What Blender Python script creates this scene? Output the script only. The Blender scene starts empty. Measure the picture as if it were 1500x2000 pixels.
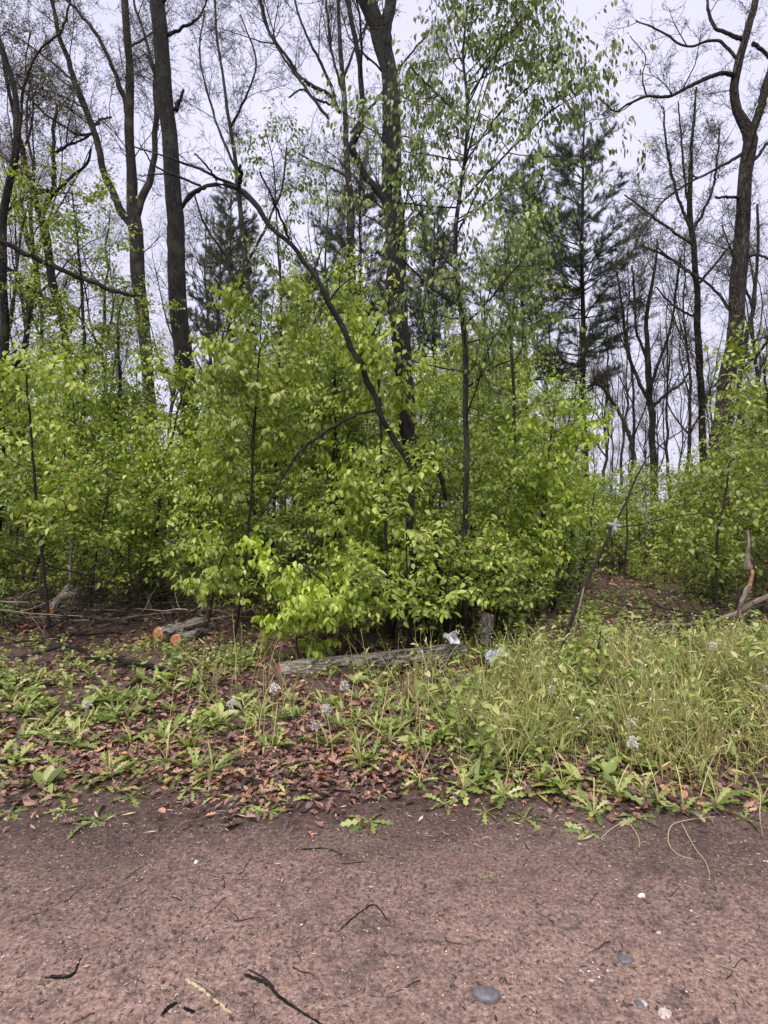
import bpy, math, random
import numpy as np
from mathutils import Vector, Matrix

# ------------------------------------------------------------------ camera / light
F, H, HOR = 1150.0, 1.55, 985.0          # focal (px of the 1500x2000 photo), eye height, horizon row
S = bpy.context.scene
cam = bpy.data.cameras.new('camera'); co = bpy.data.objects.new('camera', cam)
S.collection.objects.link(co); S.camera = co
co.location = (0, 0, H); co.rotation_euler = (math.radians(90), 0, 0)
cam.sensor_fit = 'VERTICAL'; cam.sensor_height = 24; cam.sensor_width = 18
cam.lens = 24 * F / 2000.0
cam.shift_y = -(1000 - HOR) / 2000.0
cam.clip_start = 0.05; cam.clip_end = 2000

W = bpy.data.worlds.new('World'); S.world = W; W.use_nodes = True
SUN_EL, SUN_AZ = math.radians(62), math.radians(205)   # behind the camera, a little left
wn = W.node_tree.nodes; wl = W.node_tree.links
bg = wn['Background']; bg.inputs[1].default_value = 0.1
sky = wn.new('ShaderNodeTexSky'); sky.sky_type = 'NISHITA'; sky.sun_disc = False
sky.sun_elevation = SUN_EL; sky.sun_rotation = SUN_AZ; sky.dust_density = 4; sky.air_density = 1.5
tc = wn.new('ShaderNodeTexCoord'); nz = wn.new('ShaderNodeTexNoise')
nz.inputs['Scale'].default_value = 1.6; nz.inputs['Detail'].default_value = 5
rp = wn.new('ShaderNodeValToRGB')          # thick cloud deck
rp.color_ramp.elements[0].position = .32; rp.color_ramp.elements[0].color = (2.35, 2.28, 2.98, 1)
rp.color_ramp.elements[1].position = .7; rp.color_ramp.elements[1].color = (2.95, 2.87, 3.6, 1)
mx = wn.new('ShaderNodeMix'); mx.data_type = 'RGBA'; mx.inputs[0].default_value = .93
wl.new(tc.outputs['Generated'], nz.inputs['Vector']); wl.new(nz.outputs[0], rp.inputs[0])
wl.new(sky.outputs[0], mx.inputs[6]); wl.new(rp.outputs[0], mx.inputs[7]); wl.new(mx.outputs[2], bg.inputs[0])

sl = bpy.data.lights.new('sun', 'SUN'); sl.energy = 1.5; sl.angle = math.radians(50); sl.color = (1, .96, .9)
so = bpy.data.objects.new('sun', sl); S.collection.objects.link(so)
so.rotation_euler = (math.radians(90) - SUN_EL, 0, math.radians(180) - SUN_AZ + math.radians(0))
S.view_settings.view_transform = 'Standard'; S.view_settings.look = 'None'
S.view_settings.exposure = 1.7; S.view_settings.gamma = 1
try:
    S.cycles.max_bounces = 6; S.cycles.diffuse_bounces = 3; S.cycles.transmission_bounces = 3
except Exception: pass

rng = np.random.default_rng(7); random.seed(7)
PI = math.pi

# ------------------------------------------------------------------ small maths
def hgt(x, y):
    """ground height: flat road, verge rises a little, forest floor undulates"""
    x = np.asarray(x, float); y = np.asarray(y, float)
    v = np.clip((y - 2.9) / 1.2, 0, 1); v = v * v * (3 - 2 * v)
    fb = .035 * np.sin(1.7 * x + .6 * y) + .03 * np.sin(.9 * x - 1.9 * y + 1) + .016 * np.sin(4.3 * x + 3.1 * y) + .012 * np.sin(7.7 * x - 5.2 * y)
    road = .006 * np.sin(3.1 * x + 1.3 * y) + .004 * np.sin(6.3 * y - 2.2 * x)
    return road * (1 - v) + v * (fb + .05)
def at(px, py, Y): return np.array([(px - 750) / F * Y, Y, H - (py - HOR) / F * Y])
def gnd(px, py):
    Y = H * F / (py - HOR)
    for _ in range(4):
        Y = (H - float(hgt((px - 750) / F * Y, Y))) * F / (py - HOR)
    x = (px - 750) / F * Y
    return x, Y, float(hgt(x, Y))
def nrm(a):
    return a / np.maximum(np.linalg.norm(a, axis=-1, keepdims=True), 1e-9)
def resample(pts, K):
    """catmull-rom resample of an (n,d) polyline to K points"""
    p = np.asarray(pts, float); n = len(p)
    if n == 2: return p[0] + (p[1] - p[0]) * np.linspace(0, 1, K)[:, None]
    ext = np.vstack([2 * p[0] - p[1], p, 2 * p[-1] - p[-2]])
    seg = np.linalg.norm(np.diff(p[:, :3], axis=0), axis=1); cum = np.r_[0, np.cumsum(seg)]
    out = []
    for s in np.linspace(0, cum[-1], K):
        i = min(max(int(np.searchsorted(cum, s, side='right')) - 1, 0), n - 2)
        t = (s - cum[i]) / max(seg[i], 1e-9)
        a, b, c, d = ext[i], ext[i + 1], ext[i + 2], ext[i + 3]
        out.append(.5 * (2 * b + (c - a) * t + (2 * a - 5 * b + 4 * c - d) * t * t + (3 * b - a - 3 * c + d) * t ** 3))
    return np.array(out)

# ------------------------------------------------------------------ mesh building
class G:
    def __init__(s): s.v = []; s.t = []; s.c = []; s.m = []; s.n = 0
    def add(s, v, t, c=None, m=0):
        v = np.asarray(v, float).reshape(-1, 3); t = np.asarray(t, int).reshape(-1, 3)
        s.v.append(v); s.t.append(t + s.n); s.c.append(v if c is None else np.asarray(c).reshape(-1, 3))
        s.m.append(np.full(len(t), m)); s.n += len(v)
    def build(s, name, mats, parent=None, smooth=True, origin=None):
        v = np.vstack(s.v); t = np.vstack(s.t); c = np.vstack(s.c); mi = np.concatenate(s.m)
        if origin is not None: v = v - np.asarray(origin)
        me = bpy.data.meshes.new(name)
        me.vertices.add(len(v)); me.vertices.foreach_set('co', v.ravel().astype(np.float32))
        me.loops.add(len(t) * 3); me.loops.foreach_set('vertex_index', t.ravel().astype(np.int32))
        me.polygons.add(len(t)); me.polygons.foreach_set('loop_start', np.arange(0, len(t) * 3, 3, dtype=np.int32))
        me.polygons.foreach_set('material_index', mi.astype(np.int32))
        me.polygons.foreach_set('use_smooth', np.full(len(t), smooth))
        a = me.attributes.new('bark_co', 'FLOAT_VECTOR', 'POINT'); a.data.foreach_set('vector', c.ravel().astype(np.float32))
        me.update(); me.validate()
        for m in (mats if isinstance(mats, (list, tuple)) else [mats]): me.materials.append(m)
        o = bpy.data.objects.new(name, me); S.collection.objects.link(o)
        if parent is not None: o.parent = parent
        if origin is not None and parent is None: o.location = origin
        return o

def tubes(g, P, R, sides=6, m=0, rough=0., cap=False):
    """P (N,K,3) centre lines, R (N,K) radii"""
    P = np.asarray(P, float); R = np.asarray(R, float)
    if P.ndim == 2: P = P[None]; R = R[None]
    N, K, _ = P.shape
    T = nrm(np.gradient(P, axis=1))
    mean = nrm(P[:, -1] - P[:, 0])
    ref = np.where(np.abs(mean[:, 2:3]) > .7, np.array([[1., 0, 0]]), np.array([[0, 0, 1.]]))[:, None, :]
    U = nrm(np.cross(T, np.broadcast_to(ref, T.shape))); V = np.cross(T, U)
    th = np.arange(sides) * 2 * PI / sides
    rr = R[:, :, None] * np.ones(sides)
    if rough > 0:
        lob = rng.uniform(0, 6.28, (N, 1, 3)); kk = np.arange(K)[None, :, None]
        for q, (fa, fk) in enumerate([(2, .31), (3, -.43), (5, .9)]):
            rr = rr * (1 + rough * np.sin(fa * th[None, None] + fk * kk + lob[:, :, q:q + 1]))
        rr = rr * (1 + rough * .7 * rng.standard_normal(rr.shape))
    ct = np.cos(th); st = np.sin(th)
    v = P[:, :, None] + rr[..., None] * (U[:, :, None] * ct[:, None] + V[:, :, None] * st[:, None])
    L = np.concatenate([np.zeros((N, 1)), np.cumsum(np.linalg.norm(np.diff(P, axis=1), axis=2), 1)], 1)
    c = np.stack([R[:, :, None] * ct, R[:, :, None] * st, np.broadcast_to(L[:, :, None], rr.shape)], -1)
    c = c + rng.uniform(0, 20, (N, 1, 1, 1))
    idx = np.arange(N * K * sides).reshape(N, K, sides)
    a = idx[:, :-1]; b = idx[:, 1:]; a2 = np.roll(a, -1, 2); b2 = np.roll(b, -1, 2)
    t = np.concatenate([np.stack([a, a2, b2], -1).reshape(-1, 3), np.stack([a, b2, b], -1).reshape(-1, 3)])
    g.add(v, t, c, m)
    if cap:
        for e, q in ((0, 0), (K - 1, 1)):
            for n in range(N):
                ring = v[n, e]; cen = ring.mean(0)
                g.add(np.vstack([ring, cen]), [(i, (i + 1) % sides, sides) if q else ((i + 1) % sides, i, sides) for i in range(sides)],
                      np.vstack([c[n, e], c[n, e].mean(0)]), m)

LEAF = dict(
    oval=([0, .22, .5, .8, 1], [0, .22, .27, .15, 0]),
    fine=([0, .45, 1], [0, .34, 0]),
    maple=([0, .12, .25, .45, .6, .8, 1], [0, .42, .3, .52, .26, .18, 0]),
    oak=([0, .15, .28, .4, .52, .66, .8, 1], [0, .1, .26, .13, .34, .15, .2, 0]),
    dandy=([0, .2, .32, .4, .52, .6, .72, .8, .92, 1], [.015, .03, .09, .03, .12, .04, .145, .06, .09, 0]),
    blade=([0, .3, .65, 1], [.03, .05, .04, 0]),
    needle=([0, 1], [.03, 0]))
def leaves(g, O, D, N_, L, kind='oval', curl=.5, fold=.35, m=0, wid=1.):
    """O origins, D directions, N_ approx normals, L lengths"""
    ts, ws = LEAF[kind]; ts = np.array(ts); ws = np.array(ws) * wid
    O = np.asarray(O, float); n = len(O)
    D = nrm(D); S_ = nrm(np.cross(D, N_)); Nn = np.cross(S_, D)
    c = (np.asarray(curl) * np.ones(n)) * rng.uniform(.4, 1.5, n); c = np.where(np.abs(c) < .02, .02, c)
    fo = fold * rng.uniform(.3, 1.4, n)
    L = np.asarray(L) * np.ones(n)
    ct = c[:, None] * ts
    rib = O[:, None] + L[:, None, None] * (D[:, None] * (np.sin(ct) / c[:, None])[..., None] - Nn[:, None] * ((1 - np.cos(ct)) / c[:, None])[..., None])
    ln = Nn[:, None] * np.cos(ct)[..., None] + D[:, None] * np.sin(ct)[..., None]
    if kind == 'needle':
        w = L[:, None] * ws[0]
        v = np.stack([rib[:, 0] - S_ * w, rib[:, 0] + S_ * w, rib[:, 1]], 1)
        g.add(v, (np.arange(n)[:, None] * 3 + np.arange(3)), None, m); return
    side = S_[:, None] * np.cos(fo)[:, None, None] ; up = ln * np.sin(fo)[:, None, None]
    w = (L[:, None] * ws)[..., None]
    K = len(ts)
    v = np.stack([rib, rib + (side + up) * w, rib + (-side + up) * w], 2)   # n,K,3,3
    tr = []
    for i in range(K - 1):
        r0, a0, b0, r1, a1, b1 = 3 * i, 3 * i + 1, 3 * i + 2, 3 * i + 3, 3 * i + 4, 3 * i + 5
        if ws[i] > 0 and ws[i + 1] > 0: tr += [(r0, a0, a1), (r0, a1, r1), (r0, b1, b0), (r0, r1, b1)]
        elif ws[i] > 0: tr += [(r0, a0, r1), (r0, r1, b0)]
        else: tr += [(r0, a1, r1), (r0, r1, b1)]
    t = (np.arange(n)[:, None, None] * (3 * K) + np.array(tr)[None]).reshape(-1, 3)
    g.add(v, t, None, m)

def spawn(P, R, n, t0=.2, t1=1., ln=(.3, .8), ang=(30, 65), K=6, wander=.15, up=.05, rr=.6, rl=.02, tip=.25, flat=0., shrink=.4, power=1.):
    """n child branches on the parents P (N,K,3)"""
    seg = np.linalg.norm(np.diff(P, axis=1), axis=2); L = seg.sum(1)
    idx = rng.choice(len(P), n, p=L ** power / (L ** power).sum())
    t = rng.uniform(t0, t1, n); k = t * (P.shape[1] - 1); i = np.minimum(k.astype(int), P.shape[1] - 2); f = (k - i)[:, None]
    a, b = P[idx, i], P[idx, i + 1]; o = a + (b - a) * f; T = nrm(b - a)
    r0 = R[idx, i] * (1 - f[:, 0]) + R[idx, i + 1] * f[:, 0]
    q = rng.standard_normal((n, 3)); q[:, 2] *= (1 - flat)
    q = nrm(q - T * (q * T).sum(1)[:, None])
    A = np.radians(rng.uniform(ang[0], ang[1], n))[:, None]
    d = T * np.cos(A) + q * np.sin(A)
    l = rng.uniform(ln[0], ln[1], n) * (1 - shrink * t)
    out = [o]; st = (l / (K - 1))[:, None]
    bend = rng.standard_normal((n, 3)) * wander
    for _ in range(K - 1):
        d = nrm(d + rng.standard_normal((n, 3)) * wander + bend * .5 + np.array([0, 0, up])); out.append(out[-1] + d * st)
    Rs = np.minimum(r0 * rr, l * rl)[:, None] * np.linspace(1, tip, K)
    return np.stack(out, 1), Rs

def twig_leaves(g, P, per, L=(.06, .1), kind='oval', droop=.5, t0=.15, curl=.6, fold=.35, m=0, spread=1., wid=1.):
    """per leaves on each twig, alternating"""
    N, K, _ = P.shape; n = N * per
    idx = np.repeat(np.arange(N), per); t = np.tile(np.linspace(t0, 1, per), N) + rng.uniform(-.04, .04, n); t = np.clip(t, 0, .999)
    k = t * (K - 1); i = k.astype(int); f = (k - i)[:, None]
    o = P[idx, i] * (1 - f) + P[idx, i + 1] * f; T = nrm(P[idx, i + 1] - P[idx, i])
    side = nrm(np.cross(T, np.array([0, 0, 1.])) + 1e-3) * np.where(np.tile(np.arange(per), N) % 2, 1., -1.)[:, None]
    side = side + rng.standard_normal((n, 3)) * .35
    d = nrm(T * .55 + side * spread + np.array([0, 0, -1.]) * (droop * rng.uniform(.4, 1.8, n))[:, None])
    nn = np.array([0, 0, 1.]) + rng.standard_normal((n, 3)) * .45 + T * .3
    leaves(g, o + d * .012, d, nn, rng.uniform(L[0], L[1], n), kind, curl, fold, m, wid)

# ------------------------------------------------------------------ materials
def newmat(name):
    m = bpy.data.materials.new(name); m.use_nodes = True; nt = m.node_tree
    return m, nt.nodes, nt.links, nt.nodes['Principled BSDF']
def ramp(n, stops):
    r = n.new('ShaderNodeValToRGB'); e = r.color_ramp.elements
    e[0].position, e[0].color = stops[0][0], (*stops[0][1], 1); e[1].position, e[1].color = stops[-1][0], (*stops[-1][1], 1)
    for p, c in stops[1:-1]:
        q = e.new(p); q.color = (*c, 1)
    return r
def leaf_mat(name, stops, trans=.35, rough=.42, tint=(1.15, 1.25, .6), spec=.5, objvar=.25):
    m, n, l, b = newmat(name)
    g = n.new('ShaderNodeNewGeometry'); r = ramp(n, stops); l.new(g.outputs['Random Per Island'], r.inputs[0])
    oi = n.new('ShaderNodeObjectInfo'); hs = n.new('ShaderNodeHueSaturation')
    mr = n.new('ShaderNodeMapRange'); mr.inputs[3].default_value = 1 - objvar; mr.inputs[4].default_value = 1 + objvar
    l.new(oi.outputs['Random'], mr.inputs[0]); l.new(mr.outputs[0], hs.inputs['Value']); l.new(r.outputs[0], hs.inputs['Color'])
    l.new(hs.outputs[0], b.inputs['Base Color']); b.inputs['Roughness'].default_value = rough
    b.inputs['Specular IOR Level'].default_value = spec
    if trans:
        t = n.new('ShaderNodeBsdfTranslucent'); mm = n.new('ShaderNodeMix'); mm.data_type = 'RGBA'; mm.blend_type = 'MULTIPLY'; mm.inputs[0].default_value = 1
        l.new(hs.outputs[0], mm.inputs[6]); mm.inputs[7].default_value = (*tint, 1); l.new(mm.outputs[2], t.inputs[0])
        mix = n.new('ShaderNodeMixShader'); mix.inputs[0].default_value = trans
        l.new(b.outputs[0], mix.inputs[1]); l.new(t.outputs[0], mix.inputs[2]); l.new(mix.outputs[0], n['Material Output'].inputs[0])
    return m
def bark_mat(name, dark, mid, light, scale=14, stretch=.25, bump=.02, rough=.8, lichen=None):
    m, n, l, b = newmat(name)
    a = n.new('ShaderNodeAttribute'); a.attribute_name = 'bark_co'
    mp = n.new('ShaderNodeMapping'); mp.inputs['Scale'].default_value = (1, 1, stretch); l.new(a.outputs['Vector'], mp.inputs[0])
    v = n.new('ShaderNodeTexVoronoi'); v.feature = 'DISTANCE_TO_EDGE'; v.inputs['Scale'].default_value = scale * 1.6
    nz = n.new('ShaderNodeTexNoise'); nz.inputs['Scale'].default_value = scale; nz.inputs['Detail'].default_value = 8; nz.inputs['Roughness'].default_value = .65
    ws = n.new('ShaderNodeMix'); ws.data_type = 'RGBA'; ws.blend_type = 'ADD'; ws.inputs[0].default_value = .12
    l.new(mp.outputs[0], ws.inputs[6]); l.new(nz.outputs['Color'], ws.inputs[7]); l.new(mp.outputs[0], nz.inputs['Vector']); l.new(ws.outputs[2], v.inputs['Vector'])
    mt = n.new('ShaderNodeMath'); mt.operation = 'MULTIPLY_ADD'; l.new(v.outputs[0], mt.inputs[0]); mt.inputs[1].default_value = 1.1
    m2 = n.new('ShaderNodeMath'); m2.operation = 'MULTIPLY'; l.new(nz.outputs[0], m2.inputs[0]); m2.inputs[1].default_value = .8; l.new(m2.outputs[0], mt.inputs[2])
    r = ramp(n, [(.38, dark), (.56, mid), (.95, light)]); l.new(mt.outputs[0], r.inputs[0])
    col = r.outputs[0]
    if lichen:
        n3 = n.new('ShaderNodeTexNoise'); n3.inputs['Scale'].default_value = 3.1; n3.inputs['Detail'].default_value = 6; l.new(a.outputs['Vector'], n3.inputs['Vector'])
        r3 = ramp(n, [(.5, (0, 0, 0)), (.66, (1, 1, 1))]); l.new(n3.outputs[0], r3.inputs[0])
        mm = n.new('ShaderNodeMix'); mm.data_type = 'RGBA'; l.new(r3.outputs[0], mm.inputs[0]); l.new(col, mm.inputs[6]); mm.inputs[7].default_value = (*lichen, 1); col = mm.outputs[2]
    l.new(col, b.inputs['Base Color']); b.inputs['Roughness'].default_value = rough; b.inputs['Specular IOR Level'].default_value = .25
    bp = n.new('ShaderNodeBump'); bp.inputs['Strength'].default_value = 1; bp.inputs['Distance'].default_value = bump * 1.5
    l.new(mt.outputs[0], bp.inputs['Height']); l.new(bp.outputs[0], b.inputs['Normal'])
    return m
def plain(name, col, rough=.7, var=.25, scale=30, bump=0.):
    m, n, l, b = newmat(name)
    t = n.new('ShaderNodeTexCoord'); nz = n.new('ShaderNodeTexNoise'); nz.inputs['Scale'].default_value = scale; nz.inputs['Detail'].default_value = 6
    l.new(t.outputs['Object'], nz.inputs['Vector'])
    r = ramp(n, [(.3, tuple(c * (1 - var) for c in col)), (.7, tuple(min(1, c * (1 + var)) for c in col))]); l.new(nz.outputs[0], r.inputs[0])
    l.new(r.outputs[0], b.inputs['Base Color']); b.inputs['Roughness'].default_value = rough
    if bump:
        bp = n.new('ShaderNodeBump'); bp.inputs['Distance'].default_value = bump; l.new(nz.outputs[0], bp.inputs['Height']); l.new(bp.outputs[0], b.inputs['Normal'])
    return m

M = {}
M['green'] = leaf_mat('spring leaf', [(0, (.13, .175, .03)), (.45, (.25, .32, .05)), (.85, (.37, .43, .085)), (.96, (.42, .45, .18)), (1, (.40, .30, .10))])
M['lime'] = leaf_mat('lime leaf', [(0, (.16, .22, .03)), (.4, (.29, .37, .045)), (.85, (.41, .49, .08)), (.97, (.46, .49, .2)), (1, (.42, .34, .1))])
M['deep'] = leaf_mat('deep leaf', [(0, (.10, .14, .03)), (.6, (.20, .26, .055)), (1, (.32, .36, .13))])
M['grey'] = leaf_mat('hanging leaf', [(0, (.08, .115, .03)), (.6, (.16, .21, .055)), (1, (.26, .31, .10))], trans=.3)
M['bud'] = leaf_mat('small new leaf', [(0, (.07, .065, .035)), (.6, (.12, .12, .055)), (1, (.2, .17, .09))], trans=.3)
M['pine'] = leaf_mat('pine needle', [(0, (.04, .055, .03)), (.6, (.07, .09, .05)), (1, (.12, .14, .085))], trans=.1, tint=(1, 1, .7))
M['weed'] = leaf_mat('weed leaf', [(0, (.10, .135, .03)), (.5, (.235, .29, .07)), (.85, (.37, .41, .13)), (1, (.48, .47, .25))], rough=.5)
M['stalk'] = leaf_mat('grass stalk', [(0, (.32, .33, .08)), (.5, (.54, .52, .17)), (1, (.68, .60, .30))], trans=.2, rough=.5)
M['litter'] = leaf_mat('dead leaf', [(0, (.03, .018, .016)), (.25, (.09, .045, .035)), (.5, (.17, .085, .062)), (.75, (.27, .14, .10)), (.88, (.36, .21, .16)), (.95, (.44, .18, .07)), (1, (.5, .36, .26))], trans=.08, rough=.5, tint=(1.2, .9, .6))
M['fluff'] = leaf_mat('white fluff', [(0, (.55, .55, .5)), (1, (.8, .8, .76))], trans=.3, rough=.9, tint=(1, 1, 1))
M['bark_dark'] = bark_mat('dark furrowed bark', (.003, .0025, .002), (.018, .014, .012), (.06, .05, .043), 16, .22, .03, .8, (.038, .04, .026))
M['bark_wet'] = bark_mat('wet black bark', (.002, .0018, .0015), (.008, .007, .006), (.03, .026, .022), 15, .25, .02, .6, (.024, .026, .015))
M['bark_grey'] = bark_mat('grey bark', (.008, .007, .005), (.03, .026, .02), (.085, .075, .06), 20, .35, .012, .8, (.075, .075, .05))
M['bark_tan'] = bark_mat('brown plated bark', (.008, .006, .005), (.036, .028, .023), (.11, .09, .075), 11, .28, .03)
M['bark_log'] = bark_mat('ridged log bark', (.04, .03, .026), (.30, .265, .23), (.50, .46, .40), 13, .3, .035)
M['twig'] = bark_mat('twig bark', (.012, .009, .008), (.03, .024, .02), (.06, .05, .04), 40, .3, .003)
M['twig_green'] = bark_mat('young stem', (.05, .04, .022), (.085, .07, .035), (.14, .12, .06), 40, .3, .003)
M['straw'] = plain('dry straw', (.36, .28, .17), .6, .15, 40)
M['dead'] = bark_mat('weathered dead wood', (.10, .075, .055), (.24, .19, .15), (.42, .36, .30), 22, .12, .006)
M['wood_orange'] = plain('fresh orange wood', (.30, .15, .08), .6, .25, 40, .002)
M['white'] = plain('white foam', (.80, .80, .82), .55, .06, 12, .002)

# dirt road ------------------------------------------------------------
def ground_mat(name, road):
    m, n, l, b = newmat(name)
    t = n.new('ShaderNodeTexCoord')
    def noise(s, d=8, r=.6):
        z = n.new('ShaderNodeTexNoise'); z.inputs['Scale'].default_value = s; z.inputs['Detail'].default_value = d; z.inputs['Roughness'].default_value = r
        l.new(t.outputs['Object'], z.inputs['Vector']); return z
    big, mid, fine = noise(.9, 5), noise(9, 6), noise(60, 7, .8)
    def mix(a, bcol, f, bt='MIX'):
        q = n.new('ShaderNodeMix'); q.data_type = 'RGBA'; q.blend_type = bt
        if isinstance(f, float): q.inputs[0].default_value = f
        else: l.new(f, q.inputs[0])
        for s_, v_ in ((6, a), (7, bcol)):
            if isinstance(v_, tuple): q.inputs[s_].default_value = (*v_, 1)
            else: l.new(v_, q.inputs[s_])
        return q.outputs[2]
    soil = ramp(n, [(.3, (.045, .026, .020)), (.7, (.10, .058, .046))]); l.new(mid.outputs[0], soil.inputs[0])
    if road:
        dry = ramp(n, [(.34, (.07, .042, .033)), (.48, (.26, .158, .125)), (.64, (.48, .34, .275))]); l.new(fine.outputs[0], dry.inputs[0])
        wet = ramp(n, [(.36, (.02, .011, .009)), (.52, (.085, .046, .037)), (.68, (.22, .14, .115))]); l.new(fine.outputs[0], wet.inputs[0])
        sx = n.new('ShaderNodeSeparateXYZ'); l.new(t.outputs['Object'], sx.inputs[0])
        ad = n.new('ShaderNodeMath'); ad.operation = 'MULTIPLY_ADD'; l.new(big.outputs[0], ad.inputs[0]); ad.inputs[1].default_value = 2.6; l.new(sx.outputs[1], ad.inputs[2])
        a2 = n.new('ShaderNodeMath'); a2.operation = 'MULTIPLY_ADD'; l.new(mid.outputs[0], a2.inputs[0]); a2.inputs[1].default_value = .45; l.new(ad.outputs[0], a2.inputs[2])
        mr = n.new('ShaderNodeMapRange'); mr.inputs[1].default_value = 3.35; mr.inputs[2].default_value = 4.6; l.new(a2.outputs[0], mr.inputs[0])
        col = mix(dry.outputs[0], wet.outputs[0], mr.outputs[0])
        pr = ramp(n, [(.36, (.5, .5, .52)), (.52, (1, 1, 1))]); l.new(mid.outputs[0], pr.inputs[0])
        col = mix(col, pr.outputs[0], .75, 'MULTIPLY')
        v = n.new('ShaderNodeTexVoronoi'); v.inputs['Scale'].default_value = 95; l.new(t.outputs['Object'], v.inputs['Vector'])
        vc = ramp(n, [(.12, (1, 1, 1)), (.2, (0, 0, 0))]); l.new(v.outputs['Distance'], vc.inputs[0])
        sr = ramp(n, [(.72, (0, 0, 0)), (.76, (1, 1, 1))]); sp = n.new('ShaderNodeSeparateColor'); l.new(v.outputs['Color'], sp.inputs[0]); l.new(sp.outputs[0], sr.inputs[0])
        col = mix(col, (.44, .35, .30), mix((0, 0, 0), vc.outputs[0], sr.outputs[0], 'MIX'))
    else:
        l2 = noise(30, 6, .7); r2 = ramp(n, [(.35, (.035, .02, .016)), (.5, (.11, .06, .047)), (.68, (.22, .125, .10))]); l.new(l2.outputs[0], r2.inputs[0])
        col = mix(soil.outputs[0], r2.outputs[0], .7)
    l.new(col, b.inputs['Base Color']); b.inputs['Roughness'].default_value = .82 if road else .7
    hsum = n.new('ShaderNodeMath'); hsum.operation = 'MULTIPLY_ADD'; l.new(fine.outputs[0], hsum.inputs[0]); hsum.inputs[1].default_value = .5; l.new(mid.outputs[0], hsum.inputs[2])
    bp = n.new('ShaderNodeBump'); bp.inputs['Distance'].default_value = .03 if road else .05; bp.inputs['Strength'].default_value = .9
    l.new(hsum.outputs[0], bp.inputs['Height']); l.new(bp.outputs[0], b.inputs['Normal'])
    return m
M['road'] = ground_mat('packed dirt with grit', True); M['floor'] = ground_mat('forest floor soil', False)

# ------------------------------------------------------------------ object helpers
def tag(o, label=None, cat=None, group=None, kind=None):
    if label: o['label'] = label
    if cat: o['category'] = cat
    if group: o['group'] = group
    if kind: o['kind'] = kind
    return o
def empty(name, loc, label, cat, group=None, rz=0, sc=1):
    o = bpy.data.objects.new(name, None); S.collection.objects.link(o); o.empty_display_size = .1
    o.location = loc; o.rotation_euler = (0, 0, rz); o.scale = (sc, sc, sc) if np.isscalar(sc) else sc
    return tag(o, label, cat, group)
def copy_thing(src, loc, rz=0, sc=1., tilt=(0, 0), label=None, group=None):
    r = src.copy(); S.collection.objects.link(r); r.location = loc; r.rotation_euler = (tilt[0], tilt[1], rz)
    r.scale = (sc, sc, sc) if np.isscalar(sc) else sc
    if label: r['label'] = label
    if group: r['group'] = group
    for c in src.children:
        d = c.copy(); S.collection.objects.link(d); d.parent = r
        for e in c.children:
            f = e.copy(); S.collection.objects.link(f); f.parent = d
    return r
class Pool:
    """prototypes: the first use moves the prototype itself, later uses copy it"""
    def __init__(s, makers): s.mk = makers; s.pr = {}
    def put(s, k, loc, rz, sc, label, group, tilt=(0, 0)):
        if k not in s.pr:
            o = s.pr[k] = s.mk[k]()
            o.location = loc; o.rotation_euler = (tilt[0], tilt[1], rz); o.scale = (sc, sc, sc) if np.isscalar(sc) else sc
            o['label'] = label
            if group: o['group'] = group
            return o
        return copy_thing(s.pr[k], loc, rz, sc, tilt, label, group)

# ------------------------------------------------------------------ ground and road
def sheet(name, xs, ys, mat, zoff, kind='structure', zf=hgt):
    X, Y = np.meshgrid(xs, ys); g = G(); v = np.stack([X, Y, zf(X, Y) + zoff], -1)
    i = np.arange(X.size).reshape(X.shape); a, b, c, d = i[:-1, :-1], i[:-1, 1:], i[1:, 1:], i[1:, :-1]
    g.add(v, np.concatenate([np.stack([a, b, c], -1).reshape(-1, 3), np.stack([a, c, d], -1).reshape(-1, 3)]))
    return tag(g.build(name, mat), kind=kind)
def dens(a, b, n, far): return np.r_[-np.geomspace(far, -a + .01, 30)[:-1] if a < 0 else [], np.linspace(a, b, n), np.geomspace(b + .01, far, 30)[1:]]
gx = dens(-9, 9, 181, 600); gy = np.r_[-np.geomspace(600, 3, 20), np.linspace(-2.9, 2.2, 12), np.linspace(2.3, 12, 160), np.geomspace(12.2, 900, 40)]
floor_ob = sheet('ground', gx, gy, M['floor'], 0, zf=lambda x, y: hgt(x, y) - .05 * np.clip((2.6 - y) * 5, 0, 1) * (np.abs(x) < 13))
# road sheet with a ragged far edge
rx = np.linspace(-14, 14, 700)
edge = 2.9 + .09 * np.sin(1.3 * rx + .5) + .05 * np.sin(3.7 * rx) + .03 * np.sin(9.1 * rx + 1) + rng.standard_normal(len(rx)) * .012 + .05 * rx * .3
g = G(); ny = 80
tt = np.r_[np.linspace(0, .9, 20), np.linspace(.905, 1, ny - 20)]
Yv = -4 + (edge[None] + 4) * tt[:, None]; Xv = np.broadcast_to(rx, Yv.shape)
Zv = hgt(Xv, Yv) + .004 + .004 * (1 - tt[:, None]) + .003 * rng.standard_normal(Yv.shape) * (tt[:, None] < .99) * .4
i = np.arange(Yv.size).reshape(Yv.shape); a, b, c, d = i[:-1, :-1], i[:-1, 1:], i[1:, 1:], i[1:, :-1]
g.add(np.stack([Xv, Yv, Zv], -1), np.concatenate([np.stack([a, b, c], -1).reshape(-1, 3), np.stack([a, c, d], -1).reshape(-1, 3)]))
tag(g.build('dirt_road', M['road']), kind='structure')

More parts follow.
